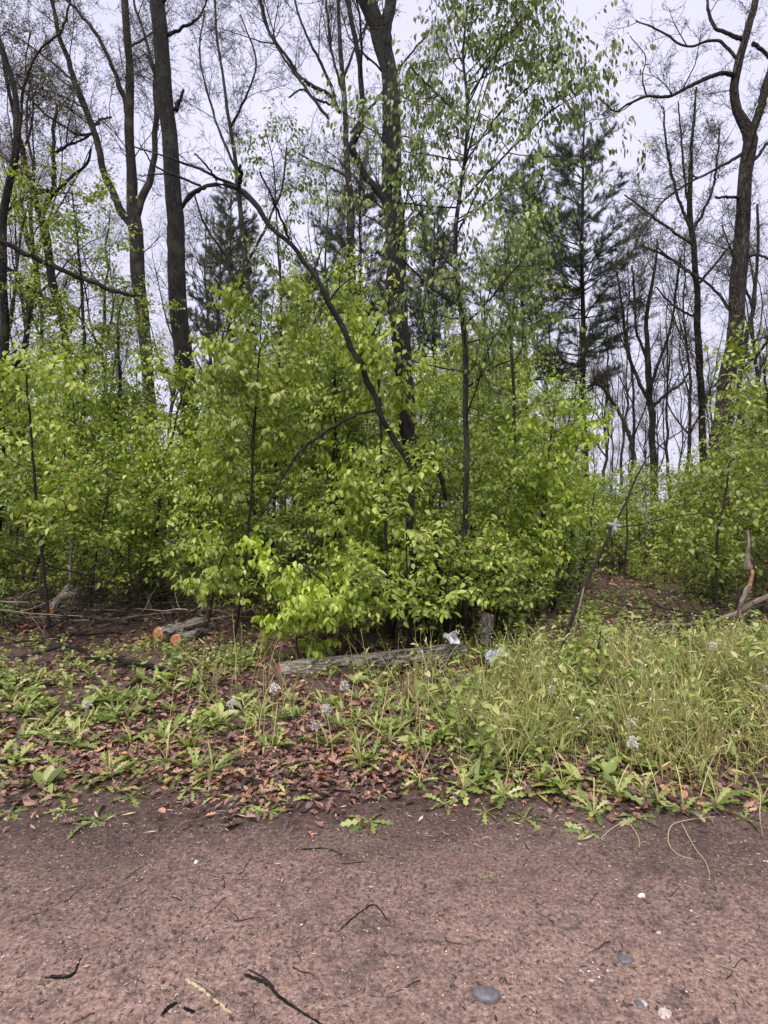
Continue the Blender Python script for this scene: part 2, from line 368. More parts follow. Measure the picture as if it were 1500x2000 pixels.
# gravel, grit and wood crumbs on the road (uncountable)
OCT = nrm(np.array([(1, 0, 0), (-1, 0, 0), (0, 1, 0), (0, -1, 0), (0, 0, 1), (0, 0, -1)], float))
OCF = [(0, 2, 4), (2, 1, 4), (1, 3, 4), (3, 0, 4), (2, 0, 5), (1, 2, 5), (3, 1, 5), (0, 3, 5)]
def grit(g, n, xr, yr, size, elong=1., flat=.6, pw=2.5, zo=.008):
    x = rng.uniform(*xr, n); y = yr[0] + (yr[1] - yr[0]) * rng.uniform(0, 1, n) ** 1.1
    s = size[0] + (size[1] - size[0]) * rng.uniform(0, 1, n) ** pw; th = rng.uniform(0, PI, n)
    v = OCT[None] * rng.uniform(.6, 1.3, (n, 6, 1)) * np.stack([s * elong, s, s * flat], -1)[:, None]
    c, sn = np.cos(th)[:, None], np.sin(th)[:, None]
    v = np.stack([v[..., 0] * c - v[..., 1] * sn, v[..., 0] * sn + v[..., 1] * c, v[..., 2]], -1) + np.stack([x, y, hgt(x, y) + zo], -1)[:, None]
    g.add(v, (np.arange(n)[:, None, None] * 6 + np.array(OCF)[None]).reshape(-1, 3))
m_grit = leaf_mat('grit', [(0, (.03, .02, .018)), (.35, (.09, .06, .05)), (.6, (.22, .15, .125)), (.85, (.38, .29, .25)), (1, (.6, .53, .48))], trans=0, rough=.7)
g = G(); grit(g, 42000, (-2.6, 2.8), (1.3, 3.1), (.0010, .0048), pw=3.5); grit(g, 260, (-2.6, 2.8), (1.3, 3.1), (.004, .010), 1.2, .6, 2); tag(g.build('gravel', m_grit, smooth=False), 'fine pale and brown grit scattered over the dirt road', 'gravel', kind='stuff')
m_chip = leaf_mat('wood crumbs', [(0, (.03, .02, .016)), (.6, (.07, .045, .035)), (.85, (.2, .13, .1)), (1, (.5, .38, .27))], trans=0, rough=.8)
g = G(); grit(g, 15000, (-2.6, 2.8), (1.3, 3.3), (.0010, .0036), 4, .5, 2.2); grit(g, 900, (-2.4, 2.6), (1.3, 3.2), (.003, .009), 2, .3, 3)
tag(g.build('bark_crumbs', m_chip, smooth=False), 'dark bark crumbs and splinters strewn on the dirt road', 'wood crumbs', kind='stuff')

# ------------------------------------------------------------------ traced trees (each at its own real distance)
def limb(pts, Y, dY=0., K=44, wob=.03):
    p = np.array(pts, float); d = np.r_[0, np.cumsum(np.hypot(*np.diff(p[:, :2], axis=0).T))]; d /= d[-1]
    yy = Y + dY * d
    w = np.stack([(p[:, 0] - 750) / F * yy, yy, H - (p[:, 1] - HOR) / F * yy, p[:, 2] / 2 / F * yy], 1)
    r = resample(w, K); n = rng.standard_normal((K, 3)); n[1:-1] = (n[:-2] + n[1:-1] + n[2:]) / 3; n[0] = 0
    r[:, :3] += n * np.minimum(wob, .5 * r[:, 3:4]); r[:, 3] = np.maximum(r[:, 3], .003)
    return r
def traced(name, label, cat, Y, limbs, bark, twig=None, levels=(), leaf=None, group=None, rough=.05, sides=14, to_ground=True, extra=None, wf=.82):
    arr = []
    for q, l in enumerate(limbs):
        pts, dY = l if isinstance(l, tuple) else (l, 0.); y0 = Y; pts = [(a, b, c * wf) for a, b, c in pts]
        if q and not isinstance(l, tuple): dY = rng.uniform(-.07, .07) * Y
        if isinstance(l, tuple) and len(l) == 3: y0 = Y + l[2]
        arr.append(limb(pts, y0, dY))
    base = arr[0][0].copy(); gz = float(hgt(base[0], base[1]))
    if to_ground:
        d = arr[0][0, :3] - arr[0][3, :3]; d /= max(-d[2], .3); t = max(base[2] - gz + .12, 0)
        K = len(arr[0]); foot = base[:3] + d * t
        ex = np.array([np.r_[foot + (base[:3] - foot) * s, base[3] * (1.0 + .38 * (1 - s) ** 2.2)] for s in np.linspace(0, 1, 12)[:-1]])
        arr[0] = resample(np.vstack([ex, arr[0]]), K + 16); base = np.r_[foot[:2], gz, base[3]]
    o = empty(name, base[:3], label, cat, group)
    g = G(); Ps = []
    for a in arr:
        tubes(g, a[None, :, :3], a[None, :, 3], sides if a[0, 3] > .03 else 8, 0, rough, cap=True)
        Ps.append(resample(a, 44))
    g.build('trunk', bark, o, origin=base[:3])
    P = np.stack([p[:, :3] for p in Ps]); R = np.stack([p[:, 3] for p in Ps])
    g = G(); cur = (P, R); lv = []
    for k, kw in enumerate(levels):
        if kw.pop('all', False): cur = (P, R)
        c = spawn(cur[0], cur[1], **kw); c = (c[0], np.maximum(c[1], Y * .00021)); lv.append(c)
        tubes(g, c[0], c[1], 5 if k == 0 else 3); cur = c
    if lv: g.build('branches', twig or M['twig'], o, origin=base[:3])
    if leaf:
        g = G()
        for (li, per, kw) in leaf['on']: twig_leaves(g, lv[li][0], per, **kw)
        g.build('foliage', leaf['mat'], o, origin=base[:3])
    if extra: extra(o, P, R, base[:3])
    return o
def LV(n, ln, K=6, t0=.2, **k): return dict(n=n, ln=ln, K=K, t0=t0, **k)
BUD = lambda per=3, L=(.03, .06), **k: dict(mat=M['bud'], on=[(2, per, dict(L=(L[0] * .55, L[1] * .62), kind='fine', droop=.3, wid=1.3, **k))])

# 1 tall dark straight trunk, left of centre
traced('tall_tree', 'tall dark straight furrowed trunk standing in the thicket left of centre', 'tree', 13,
       [([(380, 1080, 40), (378, 950, 40), (370, 800, 40), (352, 640, 41), (344, 500, 38), (335, 320, 37), (320, 150, 36), (304, 0, 33), (286, -160, 30), (270, -420, 24)], 0),
        [(343, 215, 10), (352, 195, 8), (358, 175, 5)], [(352, 405, 10), (362, 395, 9), (385, 372, 8), (402, 366, 7)],
        [(325, 70, 10), (355, 55, 7), (390, 30, 5), (410, -20, 4)], [(315, 10, 10), (350, -60, 8), (400, -120, 7)], [(300, -40, 10), (260, -120, 8), (200, -200, 6)]],
       M['bark_dark'], None, [LV(26, (.8, 2.2), t0=.5, ang=(40, 80), rl=.012), LV(260, (.3, .9), 6, .2, wander=.25, rl=.015), LV(1664, (.15, .4), 4, .1, wander=.3, rl=.016)], BUD(2), rough=.04, sides=22)
# 2 grey forked tree, left
traced('forked_tree', 'grey trunk dividing into three rising limbs, just left of the dark straight trunk', 'tree', 15,
       [([(300, 1000, 30), (297, 850, 29), (290, 720, 28), (272, 560, 30), (263, 440, 31), (258, 400, 26), (255, 300, 22), (256, 210, 21), (252, 120, 17), (242, 0, 16), (238, -160, 12), (246, -380, 7)], 0),
        [(262, 445, 18), (235, 405, 17), (205, 345, 16), (182, 255, 15), (160, 200, 14), (140, 140, 12), (118, 70, 10), (102, 0, 8), (80, -90, 6), (60, -240, 4)],
        [(266, 430, 18), (280, 385, 17), (297, 345, 15), (303, 270, 13), (306, 190, 11), (298, 130, 8), (280, 60, 6), (262, 0, 5), (260, -100, 4)],
        [(252, 225, 12), (235, 170, 10), (212, 110, 9), (180, 55, 8), (140, 10, 6), (90, -40, 5)],
        [(182, 262, 7), (150, 262, 6), (115, 240, 5), (80, 215, 5), (40, 170, 4), (0, 130, 3)],
        [(180, 250, 8), (195, 235, 6), (218, 228, 4)], [(118, 65, 7), (130, 30, 5), (140, -20, 4)], [(255, 90, 6), (275, 80, 5), (300, 60, 4), (330, 20, 3)],
        [(150, 165, 6), (110, 130, 5), (60, 90, 4), (10, 60, 3)]],
       M['bark_grey'], None, [LV(75, (.8, 2.2), t0=.25, ang=(30, 70), rl=.010), LV(750, (.3, 1.0), 6, .2, wander=.25, rl=.013), LV(4608, (.15, .42), 4, .1, wander=.3, rl=.014)], BUD(3), sides=16)
# 3 crooked tree at the far left
traced('crooked_tree', 'crooked thin-limbed tree near the left edge, forking low above the shrubs', 'tree', 12,
       [([(150, 1000, 20), (140, 800, 19), (118, 620, 19), (95, 520, 18), (84, 440, 17), (72, 400, 15), (52, 330, 12), (40, 280, 11), (22, 200, 9), (8, 120, 8), (-10, 40, 6), (-30, -100, 4)], 0),
        [(80, 420, 13), (98, 380, 11), (106, 345, 10), (104, 300, 9), (104, 250, 7), (112, 200, 5)], [(82, 410, 9), (110, 375, 8), (140, 345, 7), (168, 320, 6), (178, 290, 5)],
        [(106, 300, 7), (130, 285, 6), (155, 275, 5), (180, 262, 4)], [(95, 370, 9), (70, 380, 7), (30, 400, 6), (0, 430, 5)], [(45, 300, 6), (60, 250, 5), (65, 190, 4), (50, 130, 3), (60, 60, 3)],
        [(110, 600, 10), (60, 560, 9), (10, 520, 8), (-40, 500, 6)]],
       M['bark_dark'], None, [LV(60, (.5, 1.8), t0=.2, ang=(30, 75), rl=.012), LV(600, (.25, .8), 6, .2, wander=.28, rl=.014), LV(2816, (.12, .35), 4, .1, wander=.3, rl=.014)],
       dict(mat=M['bud'], on=[(2, 3, dict(L=(.02, .045), kind='fine', droop=.4, wid=1.3))]), sides=12)
# 4 limb-heavy tree cut by the left edge
traced('edge_tree', 'dark leaning trunk cut by the left edge of the view', 'tree', 10,
       [([(-6, 1020, 20), (0, 850, 20), (8, 700, 20), (6, 560, 18), (4, 430, 18), (20, 350, 16), (34, 280, 15), (30, 200, 13), (8, 110, 11), (-20, 20, 9), (-40, -120, 6)], 0),
        [(0, 470, 14), (60, 500, 12), (130, 530, 11), (200, 560, 10), (262, 578, 8)], [(22, 345, 9), (40, 250, 7), (45, 180, 6), (70, 110, 5), (120, 60, 4)],
        [(15, 720, 12), (38, 700, 10), (50, 660, 8), (60, 600, 6)]],
       M['bark_dark'], None, [LV(30, (.5, 1.5), t0=.2, rl=.012), LV(260, (.25, .8), 6, .2, wander=.28, rl=.014), LV(1280, (.12, .35), 4, .1, wander=.3, rl=.014)], BUD(3), sides=14)
# 5 big central tree
def shoots(o, P, R, base):
    g = G(); b = spawn(P[:1], R[:1], 20, t0=.40, t1=.56, ln=(.2, .5), ang=(50, 90), K=6, wander=.12, up=.05, rl=.008); tubes(g, *b, sides=4); g.build('shoots', M['twig'], o, origin=base)
    g = G(); twig_leaves(g, b[0], 11, (.06, .10), droop=1.5, t0=.2, spread=.6, wid=1.); g.build('shoot_leaves', M['lime'], o, origin=base)
traced('broad_tree', 'stout black-barked tree rising through the middle of the thicket with a swan-necked side limb', 'tree', 8.6,
       [([(806, 1060, 40), (800, 900, 40), (790, 780, 42), (780, 680, 46), (773, 600, 47), (770, 500, 46), (770, 380, 44), (768, 300, 44), (764, 200, 42), (757, 130, 42), (742, 70, 40), (716, 10, 38), (690, -60, 34), (660, -180, 28), (650, -320, 20)], 0),
        [(752, 100, 32), (756, 60, 28), (764, 10, 26), (780, -80, 22), (800, -220, 16), (810, -380, 10)],
        ([(764, 402, 18), (745, 380, 17), (718, 345, 15), (700, 315, 15), (686, 287, 17), (696, 272, 15), (706, 245, 13), (708, 190, 12), (702, 130, 11), (692, 70, 11), (678, 10, 11), (664, -80, 9), (650, -200, 7)], -.5),
        [(795, 860, 24), (830, 880, 14), (860, 930, 10), (870, 980, 7)],
        [(640, 230, 8), (600, 175, 7), (560, 120, 6), (520, 50, 5), (500, -30, 4)],
        [(780, -60, 12), (840, -100, 9), (900, -160, 7)], [(680, -80, 14), (620, -150, 10), (540, -200, 8)]],
       M['bark_wet'], None, [LV(50, (.8, 2.2), t0=.45, ang=(30, 70), rl=.012), LV(380, (.3, .9), 6, .2, wander=.2, rl=.014), LV(1920, (.15, .4), 4, .1, wander=.3, rl=.014)], BUD(3, (.025, .05)), sides=22, rough=.07, extra=shoots)
# 5b slim multi-limbed tree behind the central one (bare fan of limbs, upper middle)
traced('fan_tree', 'slim bare tree whose limbs fan out above and left of the central trunk', 'tree', 17,
       [([(690, 1000, 24), (688, 700, 22), (686, 520, 20), (682, 400, 18), (680, 330, 16), (676, 240, 13), (668, 150, 11), (664, 60, 9), (660, -60, 7), (655, -220, 4)], 0),
        [(665, 220, 9), (640, 180, 9), (590, 155, 8), (560, 110, 7), (525, 60, 6), (510, 0, 5), (490, -60, 4)], [(655, 190, 8), (630, 130, 7), (605, 80, 6), (580, 20, 5), (570, -60, 4)],
        [(676, 200, 7), (650, 110, 6), (640, 40, 5), (635, -60, 4)], [(680, 345, 7), (650, 330, 6), (610, 315, 5), (585, 300, 4)], [(662, 210, 6), (620, 195, 5), (590, 175, 4), (565, 190, 4)],
        [(672, 150, 6), (700, 80, 5), (730, 20, 4), (760, -60, 3)], [(685, 260, 7), (740, 190, 6), (790, 120, 5), (840, 60, 4)]],
       M['bark_grey'], None, [LV(95, (.8, 2.6), t0=.25, ang=(20, 55), rl=.008), LV(800, (.3, 1.1), 6, .2, wander=.2, rl=.012), LV(4608, (.15, .45), 4, .1, wander=.3, rl=.014)], BUD(2), sides=10)
# 6 leaning crooked tree arching left
traced('leaning_tree', 'black crooked tree arching left with broken bare tips, before the stout central trunk', 'leaning tree', 6.0,
       [([(806, 1085, 17), (800, 1000, 17), (806, 930, 17), (784, 880, 18), (757, 838, 17), (741, 806, 18), (738, 780, 16), (716, 748, 16), (708, 716, 15), (686, 684, 15), (676, 650, 14), (657, 618, 15), (640, 588, 14), (618, 546, 15), (590, 508, 14), (574, 480, 14), (530, 438, 13), (508, 408, 14), (480, 380, 14), (465, 368, 13), (440, 359, 11), (420, 362, 11), (400, 362, 10), (382, 374, 8), (366, 382, 8), (357, 398, 7)], 0),
        [(470, 366, 9), (435, 352, 8), (395, 332, 8), (350, 315, 6), (300, 298, 5), (262, 287, 3.5)], [(392, 364, 7), (360, 350, 7), (325, 335, 6), (300, 322, 5), (285, 300, 3.5), (275, 283, 3)],
        [(345, 343, 5), (312, 340, 4), (273, 344, 3.5)], [(466, 366, 13), (470, 345, 11), (468, 322, 7)], [(566, 468, 7), (550, 430, 7), (532, 385, 6), (507, 335, 5)],
        [(425, 352, 6), (405, 325, 5), (380, 300, 4)], ([(742, 800, 10), (712, 806, 9), (690, 813, 9), (650, 835, 8), (620, 855, 8), (588, 880, 7), (560, 920, 7), (540, 955, 6), (520, 990, 5), (500, 1020, 4)], -.4),
        [(640, 590, 7), (665, 560, 5), (690, 540, 4)], [(700, 700, 8), (730, 650, 6), (745, 600, 5), (750, 560, 4)]],
       M['bark_wet'], M['twig'], [LV(26, (.2, .8), t0=.15, ang=(40, 80), rl=.010, wander=.2), LV(90, (.1, .4), 5, .2, wander=.3, rl=.010)], None, sides=12, rough=.10, wf=.68)
# 7 slender leafy tree with hanging leaves, right of centre
def hang(o, P, R, base):
    g = G(); b1 = spawn(P, R, 130, t0=.3, t1=.99, ln=(.7, 1.6), ang=(45, 80), K=9, wander=.07, up=.06, rl=.008, flat=.3, shrink=.25)
    b2 = spawn(*b1, 1050, t0=.15, ln=(.25, .75), ang=(35, 65), K=7, wander=.08, up=-.05, rl=.007, flat=.6, shrink=.3)
    tubes(g, *b1, sides=5); tubes(g, *b2, sides=3); g.build('branches', M['twig'], o, origin=base)
    g = G(); twig_leaves(g, b2[0], 9, (.05, .085), 'oval', droop=1.5, spread=.6, curl=.4, wid=.85); twig_leaves(g, b1[0], 8, (.05, .085), 'oval', droop=1.5, t0=.4, spread=.6, curl=.4, wid=.85)
    g.build('foliage', M['grey'], o, origin=base)
traced('slender_tree', 'slender leafy tree hung with drooping leaves, just right of the stout central trunk', 'tree', 6.4,
       [([(908, 1160, 13), (908, 1060, 13), (911, 900, 13), (908, 780, 13), (905, 650, 14), (895, 570, 12), (889, 500, 11), (893, 420, 10), (905, 340, 9), (911, 260, 8), (912, 190, 7), (905, 100, 6), (915, 0, 5), (930, -120, 4), (935, -260, 3)], 0),
        [(890, 520, 6), (840, 450, 5), (800, 380, 4), (770, 330, 3)], [(897, 400, 6), (960, 330, 5), (1020, 270, 4), (1080, 215, 3), (1135, 182, 2)], [(911, 240, 5), (860, 190, 4), (800, 130, 3)],
        [(910, 200, 5), (960, 120, 4), (1010, 50, 3), (1050, 10, 2.5)], [(908, 320, 5), (960, 240, 4), (1010, 190, 3), (1060, 150, 2.5)], [(905, 130, 4), (880, 60, 3), (860, -20, 2.5)], [(912, 60, 4), (980, -30, 3), (1040, -90, 2)],
        [(904, 640, 6), (960, 580, 5), (1010, 520, 4), (1050, 490, 3)], [(900, 600, 6), (840, 560, 5), (780, 500, 4)], [(909, 760, 6), (960, 720, 5), (1010, 700, 3)]],
       M['bark_grey'], extra=hang, sides=10, rough=.03)
# 10 big pale-brown tree at right
traced('plated_tree', 'large brown-barked tree at the right, leaning right and forking high up', 'tree', 14,
       [([(1392, 1040, 52), (1400, 980, 47), (1408, 860, 43), (1424, 740, 38), (1436, 640, 35), (1443, 540, 33), (1452, 430, 30), (1457, 340, 30), (1466, 265, 32), (1450, 230, 22), (1440, 190, 20), (1444, 130, 18), (1456, 70, 16), (1474, 10, 14), (1486, -60, 11), (1492, -180, 7)], 0),
        [(1466, 270, 22), (1478, 230, 19), (1494, 180, 17), (1512, 110, 15), (1530, 0, 12), (1540, -140, 7)],
        [(1442, 150, 12), (1415, 140, 10), (1388, 150, 9), (1345, 170, 8), (1300, 190, 7), (1262, 188, 6), (1225, 205, 5), (1200, 216, 4), (1168, 190, 3)],
        [(1450, 78, 11), (1432, 70, 9), (1400, 60, 8), (1385, 30, 7), (1380, -10, 5), (1370, -80, 4)], [(1446, 120, 8), (1400, 80, 6), (1340, 90, 5), (1290, 60, 4), (1240, 40, 3)],
        [(1470, 85, 9), (1500, 110, 8), (1540, 150, 6)], [(1446, 388, 7), (1425, 385, 6), (1398, 386, 5)], [(1450, 300, 8), (1400, 330, 6), (1340, 360, 5), (1290, 400, 4), (1250, 460, 3)],
        [(1438, 620, 8), (1390, 560, 6), (1330, 520, 5), (1280, 480, 4)], [(1458, 330, 8), (1500, 280, 7), (1540, 240, 6)], [(1450, 500, 7), (1490, 500, 6), (1530, 520, 5)], [(1262, 188, 4), (1255, 150, 3), (1260, 110, 2.5), (1230, 70, 2)]],
       M['bark_tan'], None, [LV(60, (.7, 2.0), t0=.3, ang=(30, 70), rl=.010), LV(520, (.3, .9), 6, .2, wander=.28, rl=.013), LV(2944, (.12, .38), 4, .1, wander=.35, rl=.014)], BUD(3, (.03, .055)), sides=20, rough=.05)
# 11 brown budding tree right
traced('budding_tree', 'thin reddish tree with a broom of budding branches, left of the large right-hand tree', 'tree', 18,
       [([(1378, 1000, 16), (1374, 860, 16), (1366, 700, 15), (1360, 560, 14), (1354, 470, 14), (1347, 400, 12), (1352, 300, 8), (1356, 230, 6), (1360, 170, 4)], 0),
        [(1352, 450, 8), (1330, 400, 7), (1310, 330, 6), (1300, 270, 5), (1296, 210, 3)], [(1354, 450, 8), (1385, 390, 6), (1400, 320, 5), (1405, 250, 4)], [(1348, 420, 6), (1335, 330, 5), (1330, 260, 4), (1325, 200, 3)],
        [(1355, 480, 7), (1310, 450, 6), (1260, 410, 5), (1220, 380, 3)], [(1358, 540, 7), (1300, 500, 5), (1250, 480, 4)], [(1360, 560, 6), (1410, 500, 5), (1440, 460, 3)], [(1362, 620, 6), (1320, 600, 5), (1280, 560, 3)]],
       M['bark_dark'], None, [LV(90, (.8, 2.2), t0=.2, ang=(20, 50), rl=.009, up=.1), LV(700, (.3, .9), 6, .2, wander=.2, rl=.013), LV(4096, (.12, .38), 4, .1, wander=.3, rl=.014)], BUD(4, (.035, .07)), sides=10)
# 12 multi-stemmed bare tree right
traced('spreading_tree', 'low-forking bare tree with fanned twigs between the pine trunk and the large right-hand tree', 'tree', 20,
       [([(1278, 1010, 17), (1276, 900, 16), (1272, 800, 15), (1266, 720, 14), (1262, 650, 11), (1268, 580, 8), (1280, 520, 6), (1285, 470, 4)], 0),
        [(1270, 790, 9), (1245, 740, 8), (1225, 680, 7), (1215, 600, 6), (1205, 530, 4)], [(1268, 760, 9), (1290, 700, 7), (1310, 640, 6), (1320, 570, 5), (1330, 500, 3)],
        [(1266, 710, 7), (1245, 650, 6), (1240, 590, 5), (1235, 520, 4)], [(1270, 800, 8), (1300, 770, 7), (1330, 750, 6), (1350, 720, 4)], [(1240, 900, 10), (1225, 840, 9), (1200, 790, 8), (1165, 740, 6), (1158, 720, 4)]],
       M['bark_grey'], None, [LV(80, (.8, 2.4), t0=.2, ang=(20, 50), rl=.009, up=.12), LV(600, (.3, 1.0), 6, .2, wander=.16, rl=.013), LV(3072, (.15, .45), 4, .1, wander=.25, rl=.014)], BUD(3), sides=10)
# 13 twisted dark stem far right
traced('twisted_tree', 'short twisted trunk behind the base of the large right-hand tree', 'tree', 17,
       [([(1438, 1000, 18), (1442, 930, 17), (1448, 850, 15), (1442, 780, 13), (1450, 700, 11), (1470, 600, 9), (1480, 500, 7), (1478, 400, 5)], 0),
        [(1446, 860, 9), (1480, 820, 8), (1520, 800, 7)], [(1448, 720, 7), (1490, 680, 6), (1530, 600, 4)], [(1470, 600, 6), (1440, 520, 5), (1410, 440, 3)]],
       M['bark_grey'], None, [LV(40, (.6, 1.8), t0=.2, rl=.010), LV(400, (.3, .9), 6, .2, wander=.2, rl=.013), LV(2048, (.15, .4), 4, .1, wander=.25, rl=.014)], BUD(3), sides=10)
# upper-left overhanging bare branches come from a tree on the left, behind
traced('overhanging_tree', 'fine-twigged bare tree filling the sky between the dark straight trunk and the central tree', 'tree', 19,
       [([(505, 1000, 16), (500, 800, 15), (492, 650, 14), (480, 520, 13), (470, 400, 11), (455, 280, 9), (440, 180, 7), (425, 80, 6), (420, 0, 5), (410, -120, 4)], 0),
        [(462, 330, 7), (430, 260, 6), (405, 180, 5), (390, 100, 4), (400, 20, 3)], [(450, 250, 6), (480, 190, 5), (500, 120, 4), (470, 30, 3)], [(480, 520, 7), (520, 440, 6), (550, 370, 5), (560, 290, 4)],
        [(485, 560, 7), (440, 500, 6), (400, 440, 5), (380, 380, 4)], [(495, 700, 8), (550, 640, 6), (600, 560, 5), (630, 480, 4)]],
       M['bark_grey'], None, [LV(80, (.8, 2.4), t0=.2, ang=(25, 60), rl=.008), LV(700, (.3, 1.0), 6, .2, wander=.22, rl=.012), LV(3840, (.15, .45), 4, .1, wander=.3, rl=.013)], BUD(3), sides=9)

# ------------------------------------------------------------------ saplings and shrubs
def sapling(name, h, spread, mat, L, seed, n1=34, n2=260, per=8, droop=.7, t0=.2, kind='oval', stems=1, lean=.1, bark='twig', wid=1., up=.05):
    def mk():
        global rng
        nonlocal n2, t0
        keep = rng; rng = np.random.default_rng(seed)
        n2 = int(n2 * .85); t0 = t0 if h < 3.5 else .3
        o = empty(name, (0, 0, 0), 'shrub', 'shrub')
        g = G(); P = []; R = []
        for s in range(stems):
            d = np.array([rng.uniform(-lean, lean), rng.uniform(-lean, lean), 1.]) * (1 if stems == 1 else 1); 
            if stems > 1: d[:2] *= 4
            p = [np.array([rng.uniform(-.06, .06) * (stems > 1), rng.uniform(-.06, .06) * (stems > 1), -.08])]; hh = h * (1 if s == 0 else rng.uniform(.55, .95))
            for k in range(13):
                d = nrm(d + rng.standard_normal(3) * .06 + np.array([0, 0, .05])); p.append(p[-1] + d * (hh + .08) / 13)
            P.append(p); R.append(np.linspace(.0042 * h + .004, .003, 14))
        P, R = np.array(P), np.array(R); tubes(g, P, R, 7)
        b1 = spawn(P, R, n1, t0=t0, t1=.97, ln=(spread * .45, spread * 1.3), ang=(40, 85), K=8, wander=.11, up=up, rl=.007, shrink=.45, flat=.2)
        b2 = spawn(*b1, n2, t0=.12, ln=(spread * .2, spread * .5), ang=(30, 65), K=6, wander=.1, up=.0, rl=.006, shrink=.3, flat=.6)
        tubes(g, *b1, sides=4); tubes(g, *b2, sides=3); g.build('stem', M[bark], o)
        g = G(); twig_leaves(g, b2[0], per, (L[0] * .6, L[1] * 1.08), kind, droop=droop, wid=wid); twig_leaves(g, b1[0], per, L, kind, droop=droop, t0=.35, wid=wid)
        g.build('foliage', M[mat], o)
        rng = keep
        return o
    return mk
shr = Pool({
    ('g', 5): sapling('leafy_sapling', 5.2, 1.5, 'green', (.055, .10), 11, 46, 430, 8, .8, lean=.08),
    ('g', 4): sapling('leafy_sapling', 4.0, 1.25, 'green', (.055, .095), 12, 42, 400, 8, .7),
    ('l', 4): sapling('leafy_sapling', 4.0, 1.3, 'lime', (.06, .10), 13, 42, 400, 8, .9),
    ('l', 5): sapling('leafy_sapling', 5.0, 1.4, 'lime', (.055, .095), 23, 46, 420, 8, .9),
    ('d', 4): sapling('leafy_sapling', 4.2, 1.3, 'deep', (.05, .085), 14, 42, 400, 8, .6),
    ('g', 3): sapling('leafy_sapling', 2.8, 1.0, 'green', (.05, .09), 15, 36, 330, 7, .6),
    ('l', 3): sapling('leafy_sapling', 2.8, 1.05, 'lime', (.055, .095), 16, 36, 330, 7, .8),
    ('d', 3): sapling('leafy_sapling', 2.7, 1.0, 'deep', (.045, .08), 17, 36, 330, 7, .5, stems=3),
    ('g', 2): sapling('leafy_shrub', 1.7, .75, 'green', (.045, .08), 18, 32, 260, 7, .5, stems=4),
    ('d', 2): sapling('leafy_shrub', 1.6, .7, 'deep', (.04, .07), 19, 32, 260, 7, .4, stems=4),
    ('g', 1): sapling('leafy_shrub', .85, .42, 'green', (.04, .07), 20, 24, 120, 6, .4, stems=5, t0=.1),
    ('d', 1): sapling('leafy_shrub', .8, .4, 'deep', (.035, .06), 21, 24, 120, 6, .35, stems=5, t0=.1),
})
PX = [0, 120, 250, 380, 450, 560, 660, 760, 880, 1000, 1080, 1130, 1180, 1300, 1400, 1450, 1500]
PT = [720, 710, 720, 730, 690, 560, 600, 640, 610, 640, 690, 790, 880, 890, 880, 760, 700]
def zone(px):
    for lim, s in ((60, 'at the left edge'), (130, 'near the left-hand thin sapling'), (220, 'under the crooked tree'), (320, 'under the forked trunk'), (400, 'around the dark straight trunk'), (480, 'above the brush pile end'), (570, 'by the pole-like sapling'),
                   (660, 'under the arching limb'), (740, 'left of the leaning tree'), (820, 'around the stout central trunk'), (900, 'left of the slender tree'), (980, 'right of the slender tree'), (1060, 'below the dark pines'), (1140, 'at the thicket right end'),
                   (1230, 'behind the leaning pole'), (1330, 'behind the leafy clearing'), (1420, 'before the large right-hand trunk'), (2000, 'at the right edge')):
        if px < lim: return s
cnt = 0
def put_shrub(px, Y, top, sp=None, hmax=6.4):
    global cnt
    x = (px - 750) / F * Y; h = H + (HOR - top) / F * Y - float(hgt(x, Y)); h = max(.5, min(h, hmax))
    sizes = {1: .85, 2: 1.7, 3: 2.8, 4: 4.1, 5: 5.1}
    k = min(sizes, key=lambda q: abs(math.log(sizes[q] / h)))
    if sp is None: sp = rng.choice(['g', 'l', 'd'], p=[.42, .45, .13])
    if (sp, k) not in shr.mk: sp = 'g'
    sc = h / sizes[k]; sz = {1: 'knee-high', 2: 'waist-high', 3: 'head-high', 4: 'tall', 5: 'very tall'}[k]
    tone = {'g': 'mid-green', 'l': 'lime-green', 'd': 'deep-green'}[sp]
    dist = 'front' if Y < 7.9 else 'second row' if Y < 9.1 else 'middle' if Y < 11.5 else 'back' if Y < 16 else 'far back'
    lab = f'{sz} {tone} {"sapling" if k > 2 else "shrub"}, {dist} of thicket, {zone(px)}'
    shr.put((sp, k), (x, Y, float(hgt(x, Y))), rng.uniform(0, 6.28), (sc * rng.uniform(.85, 1.3), sc * rng.uniform(.85, 1.3), sc), lab, f'{sz} {tone} shrubs, {dist}, {zone(px)}', (rng.uniform(-.14, .14), rng.uniform(-.14, .14)))
    cnt += 1
